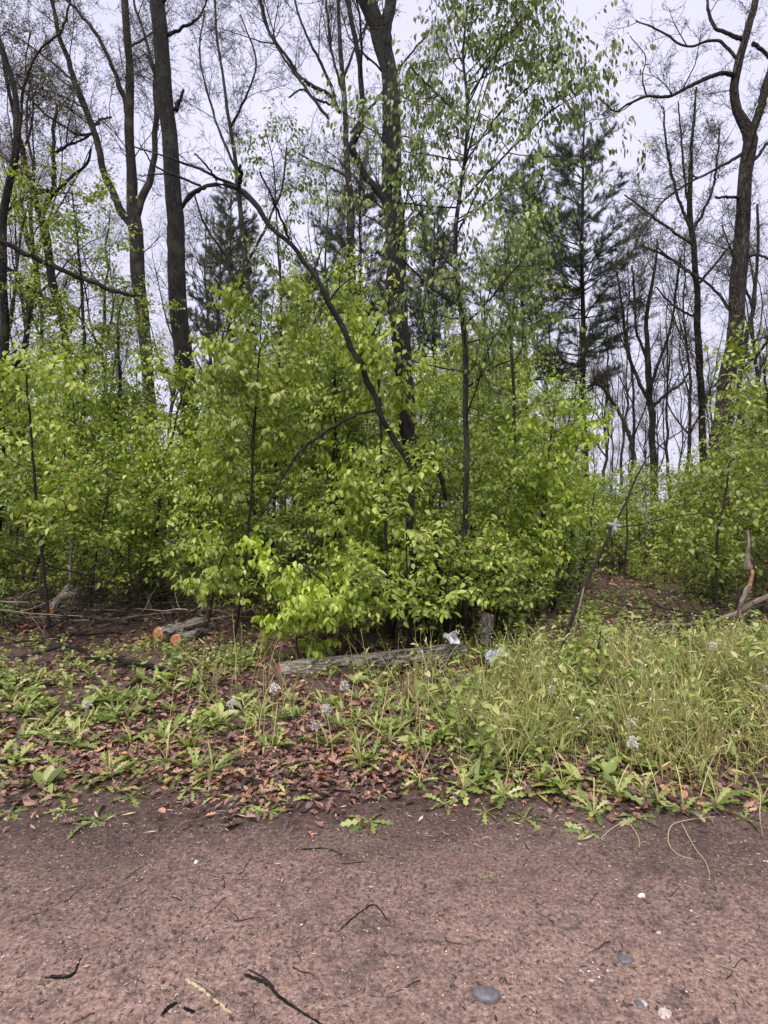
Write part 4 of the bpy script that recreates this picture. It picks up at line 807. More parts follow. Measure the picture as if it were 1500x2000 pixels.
def umbel(h, seed):
    def mk():
        global rng
        keep = rng; rng = np.random.default_rng(seed); o = empty('white_wildflower', (0, 0, 0), 'x', 'wildflower'); t = np.linspace(0, 1, 8)
        P = np.stack([.04 * t ** 2, .02 * t, h * t], 1); g = G(); tubes(g, P, np.full(8, .0018), 5); g.build('flower_stalk', M['stalk'], o)
        g = G(); n = 34; d = nrm(rng.standard_normal((n, 3)) + np.array([0, 0, .5])); e = P[-1] + d * rng.uniform(.018, .034, (n, 1))
        for a in range(3): tubes(g, np.stack([np.broadcast_to(P[-1], e.shape), (P[-1] + e) / 2, e], 1)[a::3], np.full((len(e[a::3]), 3), .0006), 3)
        dd = nrm(np.repeat(d, 5, 0) + rng.standard_normal((n * 5, 3)) * .8); leaves(g, np.repeat(e, 5, 0), dd, rng.standard_normal(dd.shape), rng.uniform(.007, .012, n * 5), 'fine', .3, .2, wid=1.3)
        g.build('flower_head', M['fluff'], o); rng = keep; return o
    return mk
um = Pool({0: umbel(.22, 61), 1: umbel(.3, 62), 2: umbel(.15, 63)})
where = {(158, 1378): 'left of the leaf-strewn patch', (530, 1342): 'below the cut end of the bark-covered log', (622, 1425): 'in the middle of the bare leaf litter', (1222, 1416): 'over the right-hand stalks, upper of a close pair', (1228, 1446): 'over the right-hand stalks, lower of a close pair',
         (1255, 1325): 'standing tall below the leaning pole', (1262, 1234): 'highest of the flowers, right of the leaning pole', (1402, 1262): 'beneath the splintered branch at right', (1490, 1350): 'cut by the right edge', (1215, 1300): 'half hidden in the leaves right of the pole foot', (665, 1338): 'just below the middle of the log', (440, 1375): 'in the weeds left of the log end', (1080, 1345): 'at the left margin of the dense stalks', (650, 1385): 'on a short stalk in the centre of the verge'}
for q, ((px, py), w) in enumerate(where.items()):
    k = q % 3; hh = (.22, .3, .15)[k]; Y = H * F / (py - HOR) ; 
    for _ in range(6): Y = (H - hh - float(hgt((px - 750) / F * Y, Y))) * F / (py - HOR)
    x = (px - 750) / F * Y; um.put(k, (x, Y, float(hgt(x, Y))), rng.uniform(0, 6), 1., f'white tufted wildflower {w}', None)

# ------------------------------------------------------------------ dead wood
def stick(name, label, cat, pts, mat, r0=None, twigs=0, group=None, rough=.05, sides=9, part='stem', tl=(.1, .4)):
    """pts: (px, py, Y, wpx)"""
    w = np.array([np.r_[at(a, b, Y), c / 2 / F * Y] for a, b, Y, c in pts]); w = resample(w, 26); w[:, 3] = np.maximum(w[:, 3], .0012)
    w[1:-1, :3] += rng.standard_normal((24, 3)) * np.minimum(.006, w[1:-1, 3:4] * .3); base = w[0, :3].copy()
    g = G(); tubes(g, w[None, :, :3], w[None, :, 3], sides, 0, rough, cap=True)
    if twigs:
        c = spawn(w[None, :, :3], w[None, :, 3], twigs, ln=tl, K=7, wander=.15, rl=.012, ang=(25, 60)); d = spawn(*c, twigs * 3, ln=(tl[0] * .4, tl[1] * .5), K=5, wander=.2, rl=.010)
        tubes(g, *c, sides=4); tubes(g, *d, sides=3)
    o = g.build(name, mat, origin=base); return tag(o, label, cat, group)
def stick_thin(name, label, cat, pts, mat, **k): return stick(name, label, cat, [(a + rng.normal(0, 3), b + rng.normal(0, 3), Y, c * .6) for a, b, Y, c in pts], mat, **k)
def gp(px, py, w, lift=.0):
    x, y, z = gnd(px, py); p = (px, HOR - (z + lift - H) / y * F, y, w); return p
def log(name, label, pts, face_mat, cut=(0,), K=30, bark='bark_log', cat='log', tilt=None):
    """pts (x,y,z,r) world; the cut ends are parts of their own"""
    w = resample(np.array(pts, float), K); base = w[0, :3].copy(); o = empty(name, base, label, cat)
    g = G(); tubes(g, w[None, :, :3], w[None, :, 3], 26, 0, .045, cap=True); g.build('bark', M[bark], o, origin=base)
    for e in cut:
        c = w[0 if e == 0 else -1]; t = nrm(w[0, :3] - w[1, :3]) if e == 0 else nrm(w[-1, :3] - w[-2, :3])
        u = nrm(np.cross(t, [0, 0, 1.])); v = np.cross(t, u); th = np.linspace(0, 2 * PI, 28, endpoint=False); vs = []; ts = []
        for ri, (rr, off) in enumerate(((1.0, -.002), (.97, .006), (.6, .008), (.25, .008))):
            vs += [c[:3] + t * off + c[3] * rr * (1 + .03 * np.sin(3 * a + 1)) * (math.cos(a) * u + math.sin(a) * v) for a in th]
        for ri in range(3):
            for k in range(28):
                a, b = ri * 28 + k, ri * 28 + (k + 1) % 28; ts += [(a, b, b + 28), (a, b + 28, a + 28)]
        vs.append(c[:3] + t * .008); ts += [(84 + k, 84 + (k + 1) % 28, 112) for k in range(28)]
        g = G(); g.add(vs, ts); g.build('cut_face', face_mat, o, origin=base)
    return o
def ring_mat():
    m, n, l, b = newmat('sawn orange wood'); a = n.new('ShaderNodeTexCoord'); nz = n.new('ShaderNodeTexNoise'); nz.inputs['Scale'].default_value = 28; nz.inputs['Detail'].default_value = 7
    l.new(a.outputs['Object'], nz.inputs['Vector']); wv = n.new('ShaderNodeTexWave'); wv.wave_type = 'RINGS'; wv.rings_direction = 'SPHERICAL'; wv.inputs['Scale'].default_value = 12; wv.inputs['Distortion'].default_value = 2.5; l.new(a.outputs['Object'], wv.inputs['Vector'])
    ad = n.new('ShaderNodeMath'); ad.operation = 'MULTIPLY_ADD'; l.new(wv.outputs['Fac'], ad.inputs[0]); ad.inputs[1].default_value = .3; l.new(nz.outputs[0], ad.inputs[2])
    r = ramp(n, [(.3, (.12, .04, .02)), (.6, (.36, .12, .05)), (.95, (.45, .23, .13))]); l.new(ad.outputs[0], r.inputs[0]); l.new(r.outputs[0], b.inputs['Base Color']); b.inputs['Roughness'].default_value = .65
    bp = n.new('ShaderNodeBump'); bp.inputs['Distance'].default_value = .002; l.new(nz.outputs[0], bp.inputs['Height']); l.new(bp.outputs[0], b.inputs['Normal']); return m
M['sawn'] = ring_mat()
M['sawn_red'] = plain('weathered red-brown sawn wood', (.24, .085, .05), .7, .35, 30, .002)
def lp(px, Y, r, lift=0):
    x = (px - 750) / F * Y; return (x, Y, float(hgt(x, Y)) + r * .85 + lift, r)
log('fallen_log', 'long pale bark-covered log lying along the verge in front of the thicket', [(*at(546, 1312, 5.12), .082), (*at(650, 1302, 5.28), .086), (*at(760, 1289, 5.5), .084), (*at(850, 1277, 5.68), .08), (*at(905, 1270, 5.8), .076)], M['sawn_red'])
log('cut_log', 'short thick log with a bright orange sawn end, left of the thin dark sapling', [lp(309, 6.35, .088, .05), lp(345, 6.55, .088, .06), lp(398, 6.9, .082, .08)], M['sawn'])
log('cut_log', 'smaller orange-ended log tucked below the thick cut log', [lp(344, 6.28, .068, 0), lp(372, 6.55, .066, .0), lp(410, 7.0, .062, 0)], M['sawn'])
log('cut_log', 'small orange-ended log resting high in the brush pile near the left edge', [lp(97, 6.95, .052, .22), lp(112, 7.2, .052, .27), lp(135, 7.7, .05, .36)], M['sawn'])
log('upright_log', 'short grey log standing upright beside the crumpled white cup', [(*(at(940, 1268, 6.3)), .08), (*(at(945, 1240, 6.32)), .078), (*(at(950, 1218, 6.34)), .074), (*(at(953, 1200, 6.36)), .07)], M['sawn_red'], cut=(1,))
log('broken_stub', 'hanging broken branch stub with torn orange wood above the log', [(*(at(876, 1238, 6.0)), .036), (*(at(874, 1215, 6.0)), .05), (*(at(866, 1170, 6.02)), .042), (*(at(858, 1110, 6.05)), .034), (*(at(850, 1040, 6.1)), .022)], M['wood_orange'], cut=(0,), bark='bark_dark', cat='broken branch')
# splintered branch at the right: bark part and torn part
o = empty('splintered_branch', at(1436, 1225, 6.6), 'upright splintered branch with a torn orange streak near the right edge', 'broken branch'); bs = np.array(at(1436, 1225, 6.6))
def seg(pts, mat, nm):
    w = resample(np.array([np.r_[at(a, b, 6.6), c / 2 / F * 6.6] for a, b, c in pts]), 16); w[1:-1, :3] += rng.standard_normal((14, 3)) * .003; g = G(); tubes(g, w[None, :, :3], w[None, :, 3], 9, 0, .12, cap=True); g.build(nm, mat, o, origin=bs)
seg([(1436, 1225, 8), (1446, 1185, 8), (1458, 1155, 9), (1465, 1143, 9)], M['dead'], 'lower_stem'); seg([(1465, 1144, 7), (1468, 1120, 6), (1462, 1092, 4)], M['wood_orange'], 'torn_wood')
seg([(1461, 1112, 8), (1459, 1085, 8), (1462, 1060, 7), (1460, 1035, 4)], M['dead'], 'upper_stem')
stick('fallen_branch', 'pale bare branch slanting in from the right edge over the brush', 'branch', [(1520, 1152, 6.7, 12), (1480, 1176, 6.8, 11), (1440, 1196, 6.9, 10), (1395, 1213, 7, 7), (1330, 1222, 7.2, 6), (1280, 1220, 7.4, 3)], M['dead'], twigs=3)
stick('fallen_branch', 'grey branch lying on the ground behind the weeds, left of the pale slanting branch', 'branch', [gp(1385, 1222, 8, .04), gp(1340, 1226, 7, .03), gp(1300, 1224, 6, .02), gp(1250, 1232, 4, .02)], M['dead'])
for q, (pts, lab) in enumerate((([(1420, 1245, 6.4, 5), (1450, 1215, 6.5, 5), (1480, 1185, 6.6, 4), (1510, 1178, 6.7, 3)], 'dark thin branch crossing beneath the pale slanting branch'),
                   ([(1500, 1262, 6.2, 4), (1480, 1240, 6.3, 4), (1462, 1215, 6.5, 4), (1440, 1205, 6.5, 3)], 'grey arched branch below the splintered branch'), ([(1400, 1290, 5.9, 4), (1440, 1255, 6.1, 5), (1500, 1215, 6.3, 5), (1530, 1200, 6.4, 4)], 'long dark branch rising to the right edge'))):
    stick('fallen_branch', lab, 'branch', pts, M['twig'], twigs=5)
stick('leaning_pole', 'thin dark dead pole leaning right, carrying the white silk web', 'leaning pole', [(1096, 1270, 5.3, 7), (1112, 1225, 5.3, 7), (1134, 1160, 5.35, 6.5), (1163, 1100, 5.4, 6), (1187, 1050, 5.4, 5), (1212, 1000, 5.45, 4.5), (1238, 945, 5.5, 4), (1262, 898, 5.5, 3), (1300, 862, 5.6, 2.5), (1370, 820, 5.7, 1.5)], M['twig'], sides=10)
stick('bare_twig', 'thin bare twig running right from beside the white silk web', 'twig', [(1205, 1030, 5.45, 3), (1260, 1022, 5.5, 2.5), (1320, 1008, 5.6, 2), (1400, 1000, 5.8, 1.5)], M['twig'], twigs=3)
stick('peeled_twig', 'pale peeled strip of twig along the foot of the leaning pole', 'twig', [(1120, 1245, 5.2, 2.5), (1128, 1205, 5.22, 3), (1136, 1165, 5.25, 3), (1141, 1146, 5.27, 2)], M['dead'])
stick('long_twig', 'long thin black twig lying across the tops of the right-hand stalks', 'twig', [(1030, 1322, 5.0, 4), (1120, 1328, 4.9, 4), (1250, 1338, 4.8, 4), (1400, 1345, 4.7, 4), (1520, 1350, 4.6, 3)], M['bark_wet'])
stick('fallen_branch', 'dark branch in the weeds at the foot of the leaning pole', 'branch', [(1085, 1298, 5.1, 7), (1110, 1318, 5.0, 7), (1150, 1345, 4.9, 5)], M['bark_wet'], twigs=2)
stick('fallen_branch', 'crooked dark branch coming in from the left edge above the weeds', 'branch', [(-30, 1290, 5.8, 7), (50, 1282, 5.8, 7), (120, 1262, 5.85, 6), (150, 1270, 5.8, 6), (205, 1292, 5.7, 4)], M['bark_wet'], twigs=3)
stick('fallen_branch', 'thick mossy dark branch lying left of the cut end of the log', 'branch', [gp(160, 1296, 4, .05), gp(210, 1300, 9, .06), gp(270, 1308, 11, .05), gp(320, 1314, 9, .03), gp(350, 1318, 6, .02)], M['bark_wet'], twigs=2)
stick('fallen_branch', 'straight dark stick along the leaf litter at the left edge', 'branch', [gp(-20, 1346, 5, .02), gp(60, 1345, 6, .03), gp(110, 1343, 5, .02)], M['bark_wet'])
stick('fallen_branch', 'grey-green straight branch lying beside the small cut log in the brush pile', 'branch', [(108, 1195, 6.7, 12), (150, 1203, 6.7, 10), (200, 1210, 6.6, 9), (250, 1217, 6.5, 7)], M['bark_grey'], twigs=2)
stick('birch_piece', 'white-barked stick standing in the brush pile left of the thin sapling', 'stick', [(397, 1190, 6.4, 9), (398, 1165, 6.4, 8), (396, 1140, 6.4, 8), (393, 1125, 6.4, 5)], M['dead'])
stick('birch_piece', 'pale thin dead stem behind the brush pile near the left edge', 'stick', [(138, 1135, 7.2, 6), (137, 1100, 7.2, 5), (140, 1070, 7.2, 5), (134, 1052, 7.2, 3)], M['dead'])
stick('birch_piece', 'short white-barked log piece lying in the brush pile above the orange log end', 'stick', [(118, 1168, 7.3, 14), (132, 1164, 7.3, 14), (146, 1162, 7.35, 12)], M['dead'])

# brush pile: individual dead branches, copied
def brush(seed, mat, Lr):
    def mk():
        global rng
        keep = rng; rng = np.random.default_rng(seed); K = 16; d = np.array([1., 0, .05]); p = [np.zeros(3)]
        bd = rng.standard_normal(3) * .03
        for _ in range(K - 1): d = nrm(d + rng.standard_normal(3) * .09 + bd); p.append(p[-1] + d * Lr / K)
        P = np.array(p)[None]; R = np.linspace(.012, .003, K)[None]; g = G(); tubes(g, P, R, 6, 0, .06, cap=True)
        c = spawn(P, R, 9, ln=(.25, .8), K=8, wander=.13, rl=.010, ang=(25, 60)); e = spawn(*c, 26, ln=(.1, .35), K=6, wander=.2, rl=.010); tubes(g, *c, sides=4); tubes(g, *e, sides=3)
        o = g.build('dead_branch', mat); o['category'] = 'dead branch'; rng = keep; return o
    return mk
br = Pool({0: brush(71, M['dead'], 1.3), 1: brush(72, M['twig'], 1.6), 2: brush(73, M['bark_wet'], 1.5), 3: brush(74, M['twig'], 1.0)})
for q in range(78):
    px = rng.uniform(-20, 470); Y = rng.uniform(6.3, 8.2); x = (px - 750) / F * Y - .4; k = q % 4
    zz = float(hgt(x, Y)) + abs(rng.normal(0, .24)) + .03
    br.put(k, (x, Y, zz), rng.uniform(-.7, .7) + (PI if q % 3 == 0 else 0), rng.uniform(.7, 1.1), ('pale' if k == 0 else 'black wet' if k == 2 else 'brown') + ' dead branch tangled in the brush pile at the left', 'dead branches tangled in the brush pile', (rng.uniform(0, 6.28), rng.uniform(-.35, .1)))
for q in range(16):
    px = rng.uniform(1300, 1500); Y = rng.uniform(6.2, 8); x = (px - 750) / F * Y - .3; k = 1 + q % 3
    br.put(k, (x, Y, float(hgt(x, Y)) + rng.uniform(.02, .2)), rng.uniform(-.6, .6) + (PI if q % 2 else 0), rng.uniform(.6, 1), ('black wet' if k == 2 else 'brown') + ' dead branch under the splintered branch at the right', 'dead branches under the splintered branch', (rng.uniform(0, 6.28), rng.uniform(-.3, .1)))

# ------------------------------------------------------------------ litter left by people, web, pebbles, road sticks
def cup():
    p0, p1 = np.array(at(868, 1241, 5.75)), np.array(at(893, 1250, 5.62)); ax = nrm(p1 - p0); Lc = .135
    u = nrm(np.cross(ax, [0, 0, 1.])); v = np.cross(ax, u); o = empty('foam_cup', p0, 'crushed white cup with a torn open rim lying on the log', 'cup'); nT = 28
    g = G(); vs = []; ts = []
    rows = [(0, .0, .0), (0, .026, 0), (.03, .029, 0), (.06, .032, .0), (.09, .036, .3), (.115, .04, .8), (.14, .044, 1.)]
    for (a, r, torn) in rows:
        for k in range(nT):
            th = 2 * PI * k / nT; flare = torn * (.028 * abs(math.sin(1.5 * th + .6)) ** 2); cr = 1 + .10 * math.sin(2 * th + a * 40) ; ln_ = a + torn * .03 * math.sin(3 * th + 1)
            vs.append(ax * ln_ + (r * cr + flare) * (math.cos(th) * u + math.sin(th) * v))
    for i in range(len(rows) - 1):
        for k in range(nT):
            a, b = i * nT + k, i * nT + (k + 1) % nT
            if i >= 4 and k % 14 in (3, 4): continue
            ts += [(a, b, b + nT), (a, b + nT, a + nT)]
    g.add(vs, ts); c = g.build('cup_wall', M['white'], o); s = c.modifiers.new('thick', 'SOLIDIFY'); s.thickness = .003
    t = np.linspace(0, 2 * PI, 25); R = np.stack([ax * .05 + .0325 * (math.cos(a) * u + math.sin(a) * v) for a in t]); g = G(); tubes(g, R, np.full(25, .002), 5); g.build('dark_band', M['bark_wet'], o)
    # torn flap
    g = G(); q = []
    for i in range(7):
        for j in range(7):
            a, b = i / 6, j / 6; q.append(ax * (.10 + .075 * a) + u * (.06 * (b - .5) * (1.3 - .5 * a)) + np.array([0, 0, .015 + .075 * a - .02 * math.sin(5 * b) + .008 * math.sin(9 * a + 4 * b)]))
    tr = []
    for i in range(6):
        for j in range(6): a = i * 7 + j; tr += [(a, a + 1, a + 8), (a, a + 8, a + 7)]
    g.add(q, [t_ for n_, t_ in enumerate(tr) if n_ not in (70, 71, 60, 0, 1)]); c = g.build('torn_flap', M['white'], o); s = c.modifiers.new('thick', 'SOLIDIFY'); s.thickness = .003
cup()
m_blue = bpy.data.materials.new('printed film'); m_blue.use_nodes = True
nb = m_blue.node_tree; bb = nb.nodes['Principled BSDF']; vz = nb.nodes.new('ShaderNodeTexNoise'); vz.inputs['Scale'].default_value = 22; tcc = nb.nodes.new('ShaderNodeTexCoord'); nb.links.new(tcc.outputs['Object'], vz.inputs['Vector'])
rr_ = ramp(nb.nodes, [(.40, (.45, .48, .52)), (.47, (.10, .13, .38)), (.52, (.42, .46, .5))]); nb.links.new(vz.outputs[0], rr_.inputs[0]); nb.links.new(rr_.outputs[0], bb.inputs['Base Color']); bb.inputs['Roughness'].default_value = .25
def crumple(name, label, cat, px, py, Y, w, d, hgt_, mat):
    c = np.array(at(px, py, Y)); n = 14; q = []
    for i in range(n):
        for j in range(n):
            a, b = i / (n - 1) - .5, j / (n - 1) - .5; q.append(c + np.array([w * a + .012 * math.sin(9 * b), d * b + .012 * math.sin(8 * a), hgt_ * (.5 - a * a * 2 - b * b * 2) + .016 * math.sin(13 * a + 5 * b) + .012 * math.sin(21 * b - 8 * a)]) + rng.standard_normal(3) * .003)
    tr = []
    for i in range(n - 1):
        for j in range(n - 1): a = i * n + j; tr += [(a, a + 1, a + n + 1), (a, a + n + 1, a + n)]
    g = G(); g.add(q, tr); o = g.build(name, mat, origin=c, smooth=False); s = o.modifiers.new('thick', 'SOLIDIFY'); s.thickness = .0015; return tag(o, label, cat)
crumple('plastic_wrapper', 'crumpled clear and blue plastic wrapper in the weeds right of the upright log', 'wrapper', 972, 1279, 5.4, .2, .14, .08, m_blue)

def web():
    Y = 5.42; c = np.array(at(1199, 1027, Y)); tips = [np.array(at(a, b, Y + dy)) - c for a, b, dy in ((1207, 1006, 0), (1192, 1054, 0), (1180, 1020, -.03), (1222, 1027, .04), (1206, 1045, -.06))]
    nu, nv = 110, 70; th = np.linspace(0, 2 * PI, nu, endpoint=False); ph = np.linspace(.02, PI - .02, nv); T_, P_ = np.meshgrid(th, ph); d = np.stack([np.sin(P_) * np.cos(T_), np.sin(P_) * np.sin(T_), np.cos(P_)], -1)
    r = np.full(T_.shape, .022)
    for t in tips:
        l = np.linalg.norm(t); dd = np.arccos((d * (t / l)).sum(-1).clip(-1, 1)); r = np.maximum(r, .02 + (l * .8 - .02) * np.exp(-dd * 2.7))
    v = d * r[..., None] + rng.standard_normal(d.shape) * .0006; i = np.arange(nu * nv).reshape(nv, nu); a = i[:-1]; b = np.roll(a, -1, 1); c2 = i[1:]; d2 = np.roll(c2, -1, 1)
    g = G(); g.add(v + c, np.concatenate([np.stack([a, c2, d2], -1).reshape(-1, 3), np.stack([a, d2, b], -1).reshape(-1, 3)]))
    tag(g.build('silk_web', plain('grey-white silk', (.24, .25, .25), .8, .12, 40, .003), origin=c), 'star-shaped white silk web tent wrapped round the leaning pole', 'web')
web()
def pebble(name, label, px, py, w, dpt, h, mat, rz=0., cat='stone'):
    x, y, z = gnd(px, py); nu, nv = 28, 18; th = np.linspace(0, 2 * PI, nu, endpoint=False); ph = np.linspace(.01, PI - .01, nv); T_, P_ = np.meshgrid(th, ph)
    sx = rng.uniform(0, 6, 3); r = 1 + .07 * np.sin(2 * T_ + sx[0]) * np.sin(P_) + .05 * np.sin(3 * T_ + sx[1]) * np.sin(P_) + .03 * np.cos(4 * P_ + sx[2])
    d = np.stack([np.sign(np.cos(T_)) * abs(np.cos(T_)) ** .9 * np.sin(P_) ** .8 * w, np.sin(T_) * np.sin(P_) ** .8 * dpt, np.cos(P_) * h], -1) * r[..., None] / 2
    c, s = math.cos(rz), math.sin(rz); d = np.stack([d[..., 0] * c - d[..., 1] * s, d[..., 0] * s + d[..., 1] * c, d[..., 2] + h * .22], -1) + np.array([x, y, z])
    i = np.arange(nu * nv).reshape(nv, nu); a = i[:-1]; b = np.roll(a, -1, 1); c2 = i[1:]; d2 = np.roll(c2, -1, 1); g = G(); g.add(d, np.concatenate([np.stack([a, c2, d2], -1).reshape(-1, 3), np.stack([a, d2, b], -1).reshape(-1, 3)]))
    tag(g.build(name, mat, origin=(x, y, z)), label, cat)
m_st = plain('dark grey stone', (.10, .095, .10), .5, .3, 60, .002); m_lt = plain('pale stone', (.42, .34, .29), .7, .2, 60, .001)
pebble('pebble', 'large smooth dark grey stone on the dirt road', 950, 1950, .088, .062, .038, m_st, -.35)
pebble('pebble', 'small dark oval stone beside the flat pale stone', 1249, 1966, .028, .032, .02, m_st)
pebble('pebble', 'flat pale pinkish stone near the bottom right of the road', 1298, 1982, .05, .035, .012, m_lt, .5)
pebble('pebble', 'small whitish stone touching the small dark oval stone', 1258, 1964, .028, .024, .012, m_lt, -.6)
pebble('pebble', 'bright white chip on the damp dirt, right side of the road', 1253, 1751, .03, .022, .014, M['white'], .4)
pebble('pebble', 'tiny white chip on the damp dirt left of centre', 383, 1685, .016, .02, .012, M['white'])
pebble('pebble', 'dark half-buried stone above the cluster of white chips', 1220, 1877, .05, .04, .018, m_st)
for (px, py) in ((1134, 1898), (1150, 1899), (1168, 1895), (1170, 1911), (1187, 1898), (1172, 1921), (1232, 1920), (1243, 1932), (1154, 1949), (1165, 1944), (1176, 1953), (1190, 1940), (1205, 1957)):
    pebble('pebble', 'tiny white quartz chip in the scattered cluster above the pale stone', px, py, rng.uniform(.007, .014), rng.uniform(.006, .011), .007, M['white'], rng.uniform(0, 3)); bpy.context.scene.collection.objects[-1]['group'] = 'white quartz chips on the road'
def splinter(seed, mat, L):
    def mk():
        global rng
        keep = rng; rng = np.random.default_rng(seed); d = np.array([1., 0, 0]); p = [np.zeros(3)]
        for _ in range(8): d = nrm(d + np.array([rng.normal(0, .2), rng.normal(0, .25), 0])); p.append(p[-1] + d * L / 8)
        g = G(); tubes(g, np.array(p)[None], np.linspace(.0022, .0008, 9)[None], 5, 0, .1, cap=True); o = g.build('road_splinter', mat); o['category'] = 'splinter'; rng = keep; return o
    return mk
sp_ = Pool({0: splinter(81, M['bark_wet'], .09), 1: splinter(82, M['dead'], .05), 2: splinter(83, M['twig'], .12), 3: splinter(84, M['straw'], .035)})
for q in range(60):
    k = int(rng.integers(0, 4)); py = rng.uniform(1610, 1990); px = rng.uniform(10, 1490) if q % 3 else rng.normal(385, 45); py = py if q % 3 else rng.normal(1742, 28); x, y, z = gnd(px, py)
    nm = ('black wet', 'pale grey', 'brown', 'straw-coloured')[k]; wh = 'at the damp road edge' if py < 1700 else 'in the small heap of chips left of centre' if not q % 3 else 'on the near dirt'
    sp_.put(k, (x, y, z + .008), rng.uniform(0, 6.28), rng.uniform(.5, 1.1), f'tiny {nm} twig splinter lying {wh}', f'{nm} splinters {wh}')
stick('road_stick', 'dark forked stick lying on the dirt road at bottom left of centre', 'stick', [gp(478, 1908, 5, .006), gp(520, 1925, 7, .008), gp(545, 1950, 6, .008), gp(580, 1975, 5, .006), gp(640, 2012, 4, .006)], M['bark_wet'])
stick('road_twig', 'thin reddish twig lying along the upper side of the dark forked stick', 'twig', [gp(486, 1897, 3, .006), gp(512, 1912, 3, .008), gp(535, 1932, 3, .008)], M['twig'])
stick('straw', 'flat yellow straw splinter, upper piece of the broken pair on the road', 'straw', [gp(363, 1916, 5, .004), gp(385, 1930, 7, .006), gp(411, 1951, 7, .004)], M['straw'])
stick('straw', 'flat yellow straw splinter, lower piece of the broken pair on the road', 'straw', [gp(419, 1955, 5, .004), gp(435, 1970, 6, .006), gp(452, 1984, 4, .004)], M['straw'])
stick('straw', 'pinkish brown splinter lying beside the upper yellow straw', 'straw', [gp(368, 1914, 3, .008), gp(395, 1928, 4, .009), gp(416, 1943, 3, .008)], M['dead'])
stick('road_stick', 'thin two-tone stick near the right end of the road', 'stick', [gp(1375, 1883, 2, .006), gp(1410, 1892, 5, .008), gp(1440, 1900, 4, .006)], M['dead'])
stick('road_twig', 'black bent twig in the middle of the road, like an open angle', 'twig', [gp(660, 1822, 2.5, .005), gp(690, 1795, 3, .006), gp(718, 1775, 3, .006), gp(735, 1772, 3, .006), gp(757, 1800, 2.5, .005)], M['bark_wet'])
stick_thin('dry_stalk', 'long pale dry stalk curving along the road edge left of centre', 'dry stalk', [gp(320, 1640, 2, .005), gp(365, 1608, 3, .006), gp(395, 1600, 3, .01), gp(430, 1591, 3, .012), gp(488, 1594, 2, .006)], M['dead'])
stick('road_twig', 'thin dark twig lying flat on damp dirt left of the seedling', 'twig', [gp(590, 1661, 2.5, .004), gp(640, 1661, 3, .006), gp(680, 1678, 2, .004)], M['bark_wet'])
stick('road_twig', 'short black stick fragment at the lower left of the road', 'twig', [gp(88, 1913, 5, .004), gp(115, 1911, 8, .006), gp(142, 1907, 6, .006), gp(160, 1868, 2, .005)], M['bark_wet'])
stick('bark_scrap', 'ragged black bark scrap at the bottom left', 'bark scrap', [gp(315, 1988, 5, .004), gp(330, 1972, 9, .006), gp(345, 1962, 5, .004)], M['bark_wet'])
stick('bark_scrap', 'small black bark scrap right of the ragged one at the bottom', 'bark scrap', [gp(360, 1972, 5, .004), gp(378, 1982, 8, .005)], M['bark_wet'])
stick_thin('dry_stalk', 'straight pale dry stalk standing by the right edge of the verge', 'dry stalk', [gp(1491, 1636, 3, .0), (1484, 1590, 2.75, 3), (1478, 1555, 2.8, 2.5), (1474, 1528, 2.85, 2)], M['straw'])
stick_thin('dry_stalk', 'curled pale stalk looping over the road edge at the right', 'dry stalk', [gp(1395, 1600, 3, .02), gp(1340, 1612, 3, .03), gp(1308, 1625, 3, .02), gp(1306, 1650, 3, .01), gp(1325, 1672, 3, .008), gp(1355, 1680, 2.5, .006)], M['straw'])
stick_thin('dry_stalk', 'pale bent stalk reaching onto the dirt right of the curled one', 'dry stalk', [gp(1330, 1620, 3, .02), gp(1360, 1660, 3, .01), gp(1380, 1690, 3, .006), gp(1388, 1722, 2, .004)], M['straw'])
stick_thin('dry_stalk', 'pale arched stalk at the road edge left of the curled one', 'dry stalk', [gp(1178, 1640, 2.5, .006), gp(1195, 1622, 3, .01), gp(1225, 1612, 3, .012), gp(1250, 1640, 3, .008), (1252, 1667, *gp(1252, 1667, 2)[2:])], M['straw'])
stick_thin('dry_stalk', 'pale arched stalk over the leaf litter in the centre of the verge', 'dry stalk', [(733, 1475, 3.7, 2), (755, 1452, 3.7, 3), (785, 1443, 3.7, 3), (812, 1452, 3.72, 3), (828, 1475, 3.7, 2)], M['straw'])
stick_thin('dry_stalk', 'tall curved yellow-green stalk bending right below the leaning pole', 'dry stalk', [(1197, 1400, 4.3, 4), (1200, 1360, 4.3, 4), (1212, 1335, 4.3, 3.5), (1238, 1318, 4.3, 3)], M['straw'])
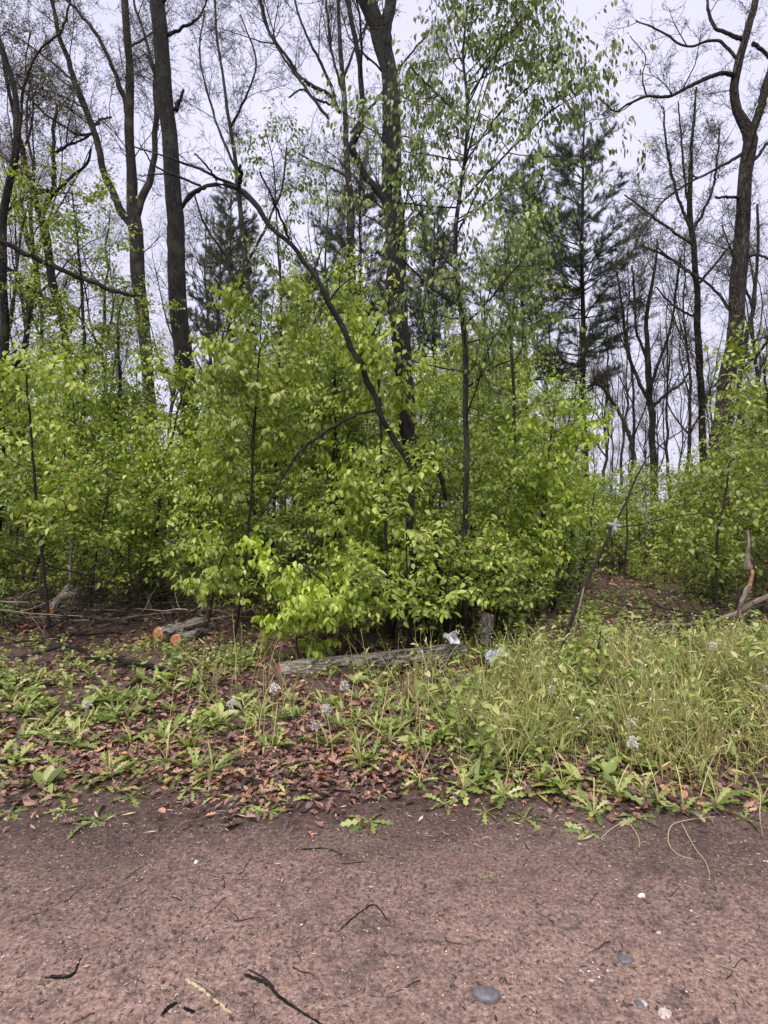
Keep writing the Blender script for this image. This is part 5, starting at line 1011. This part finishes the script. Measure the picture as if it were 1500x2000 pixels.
stick_thin('dry_stalk', 'yellowish arched stalk at the front right of the dense stalks', 'dry stalk', [gp(1372, 1560, 4), (1380, 1500, 3.25, 4), (1400, 1465, 3.25, 4), (1428, 1450, 3.25, 3)], M['straw'])
stick_thin('dry_stalk', 'pale slanting stalk above the weeds near the right edge', 'dry stalk', [(1400, 1325, 4.7, 2), (1440, 1310, 4.7, 3), (1478, 1290, 4.7, 3)], M['dead'])

# ------------------------------------------------------------------ white vehicle glimpsed far behind the leaves
def van():
    x, y = 11.6, 31.; o = empty('parked_van', (x, y, float(hgt(x, y))), 'white van parked far behind the trees, glimpsed through leaves', 'van'); m_w = plain('white paint', (.78, .78, .8), .35, .03, 3); m_k = plain('dark glass', (.02, .022, .025), .1, .1, 3); m_r = plain('tyre rubber', (.02, .02, .02), .8, .2, 20)
    prof = [(-2.5, .35), (2.45, .35), (2.55, .75), (2.45, 1.05), (1.75, 1.25), (1.15, 1.95), (.95, 2.05), (-2.4, 2.08), (-2.52, 1.9)]
    g = G(); n = len(prof); v = [(a, s * .92 * (.88 if b > 1.3 else 1), b) for s in (-1, 1) for a, b in prof]; t = []
    for i in range(n): j = (i + 1) % n; t += [(i, j, n + j), (i, n + j, n + i)]
    for i in range(1, n - 1): t += [(0, i + 1, i), (n, n + i, n + i + 1)]
    g.add(v, t); g.build('body', m_w, o, smooth=False)
    for (a0, a1) in ((-2.1, -1.15), (-1.0, -.1), (.05, 1.0)):
        g = G(); vv = [(a, -.835 + s, b) for s in (0, -.02) for a, b in ((a0, 1.32), (a1 + .15 * (a1 > .9), 1.32), (a1, 1.85), (a0, 1.85))]; g.add(vv, [(4, 5, 6), (4, 6, 7), (0, 1, 5), (0, 5, 4), (1, 2, 6), (1, 6, 5), (2, 3, 7), (2, 7, 6), (3, 0, 4), (3, 4, 7)]); g.build('window', m_k, o, smooth=False)
    for a in (-1.6, 1.55):
        for s in (-.92, .74):
            g = G(); tubes(g, np.array([[a, s - .01, .33], [a, s + .09, .33], [a, s + .19, .33]]), np.array([.32, .33, .32]), 20, cap=True); g.build('wheel', m_r, o)
van()
print('shrubs', cnt)
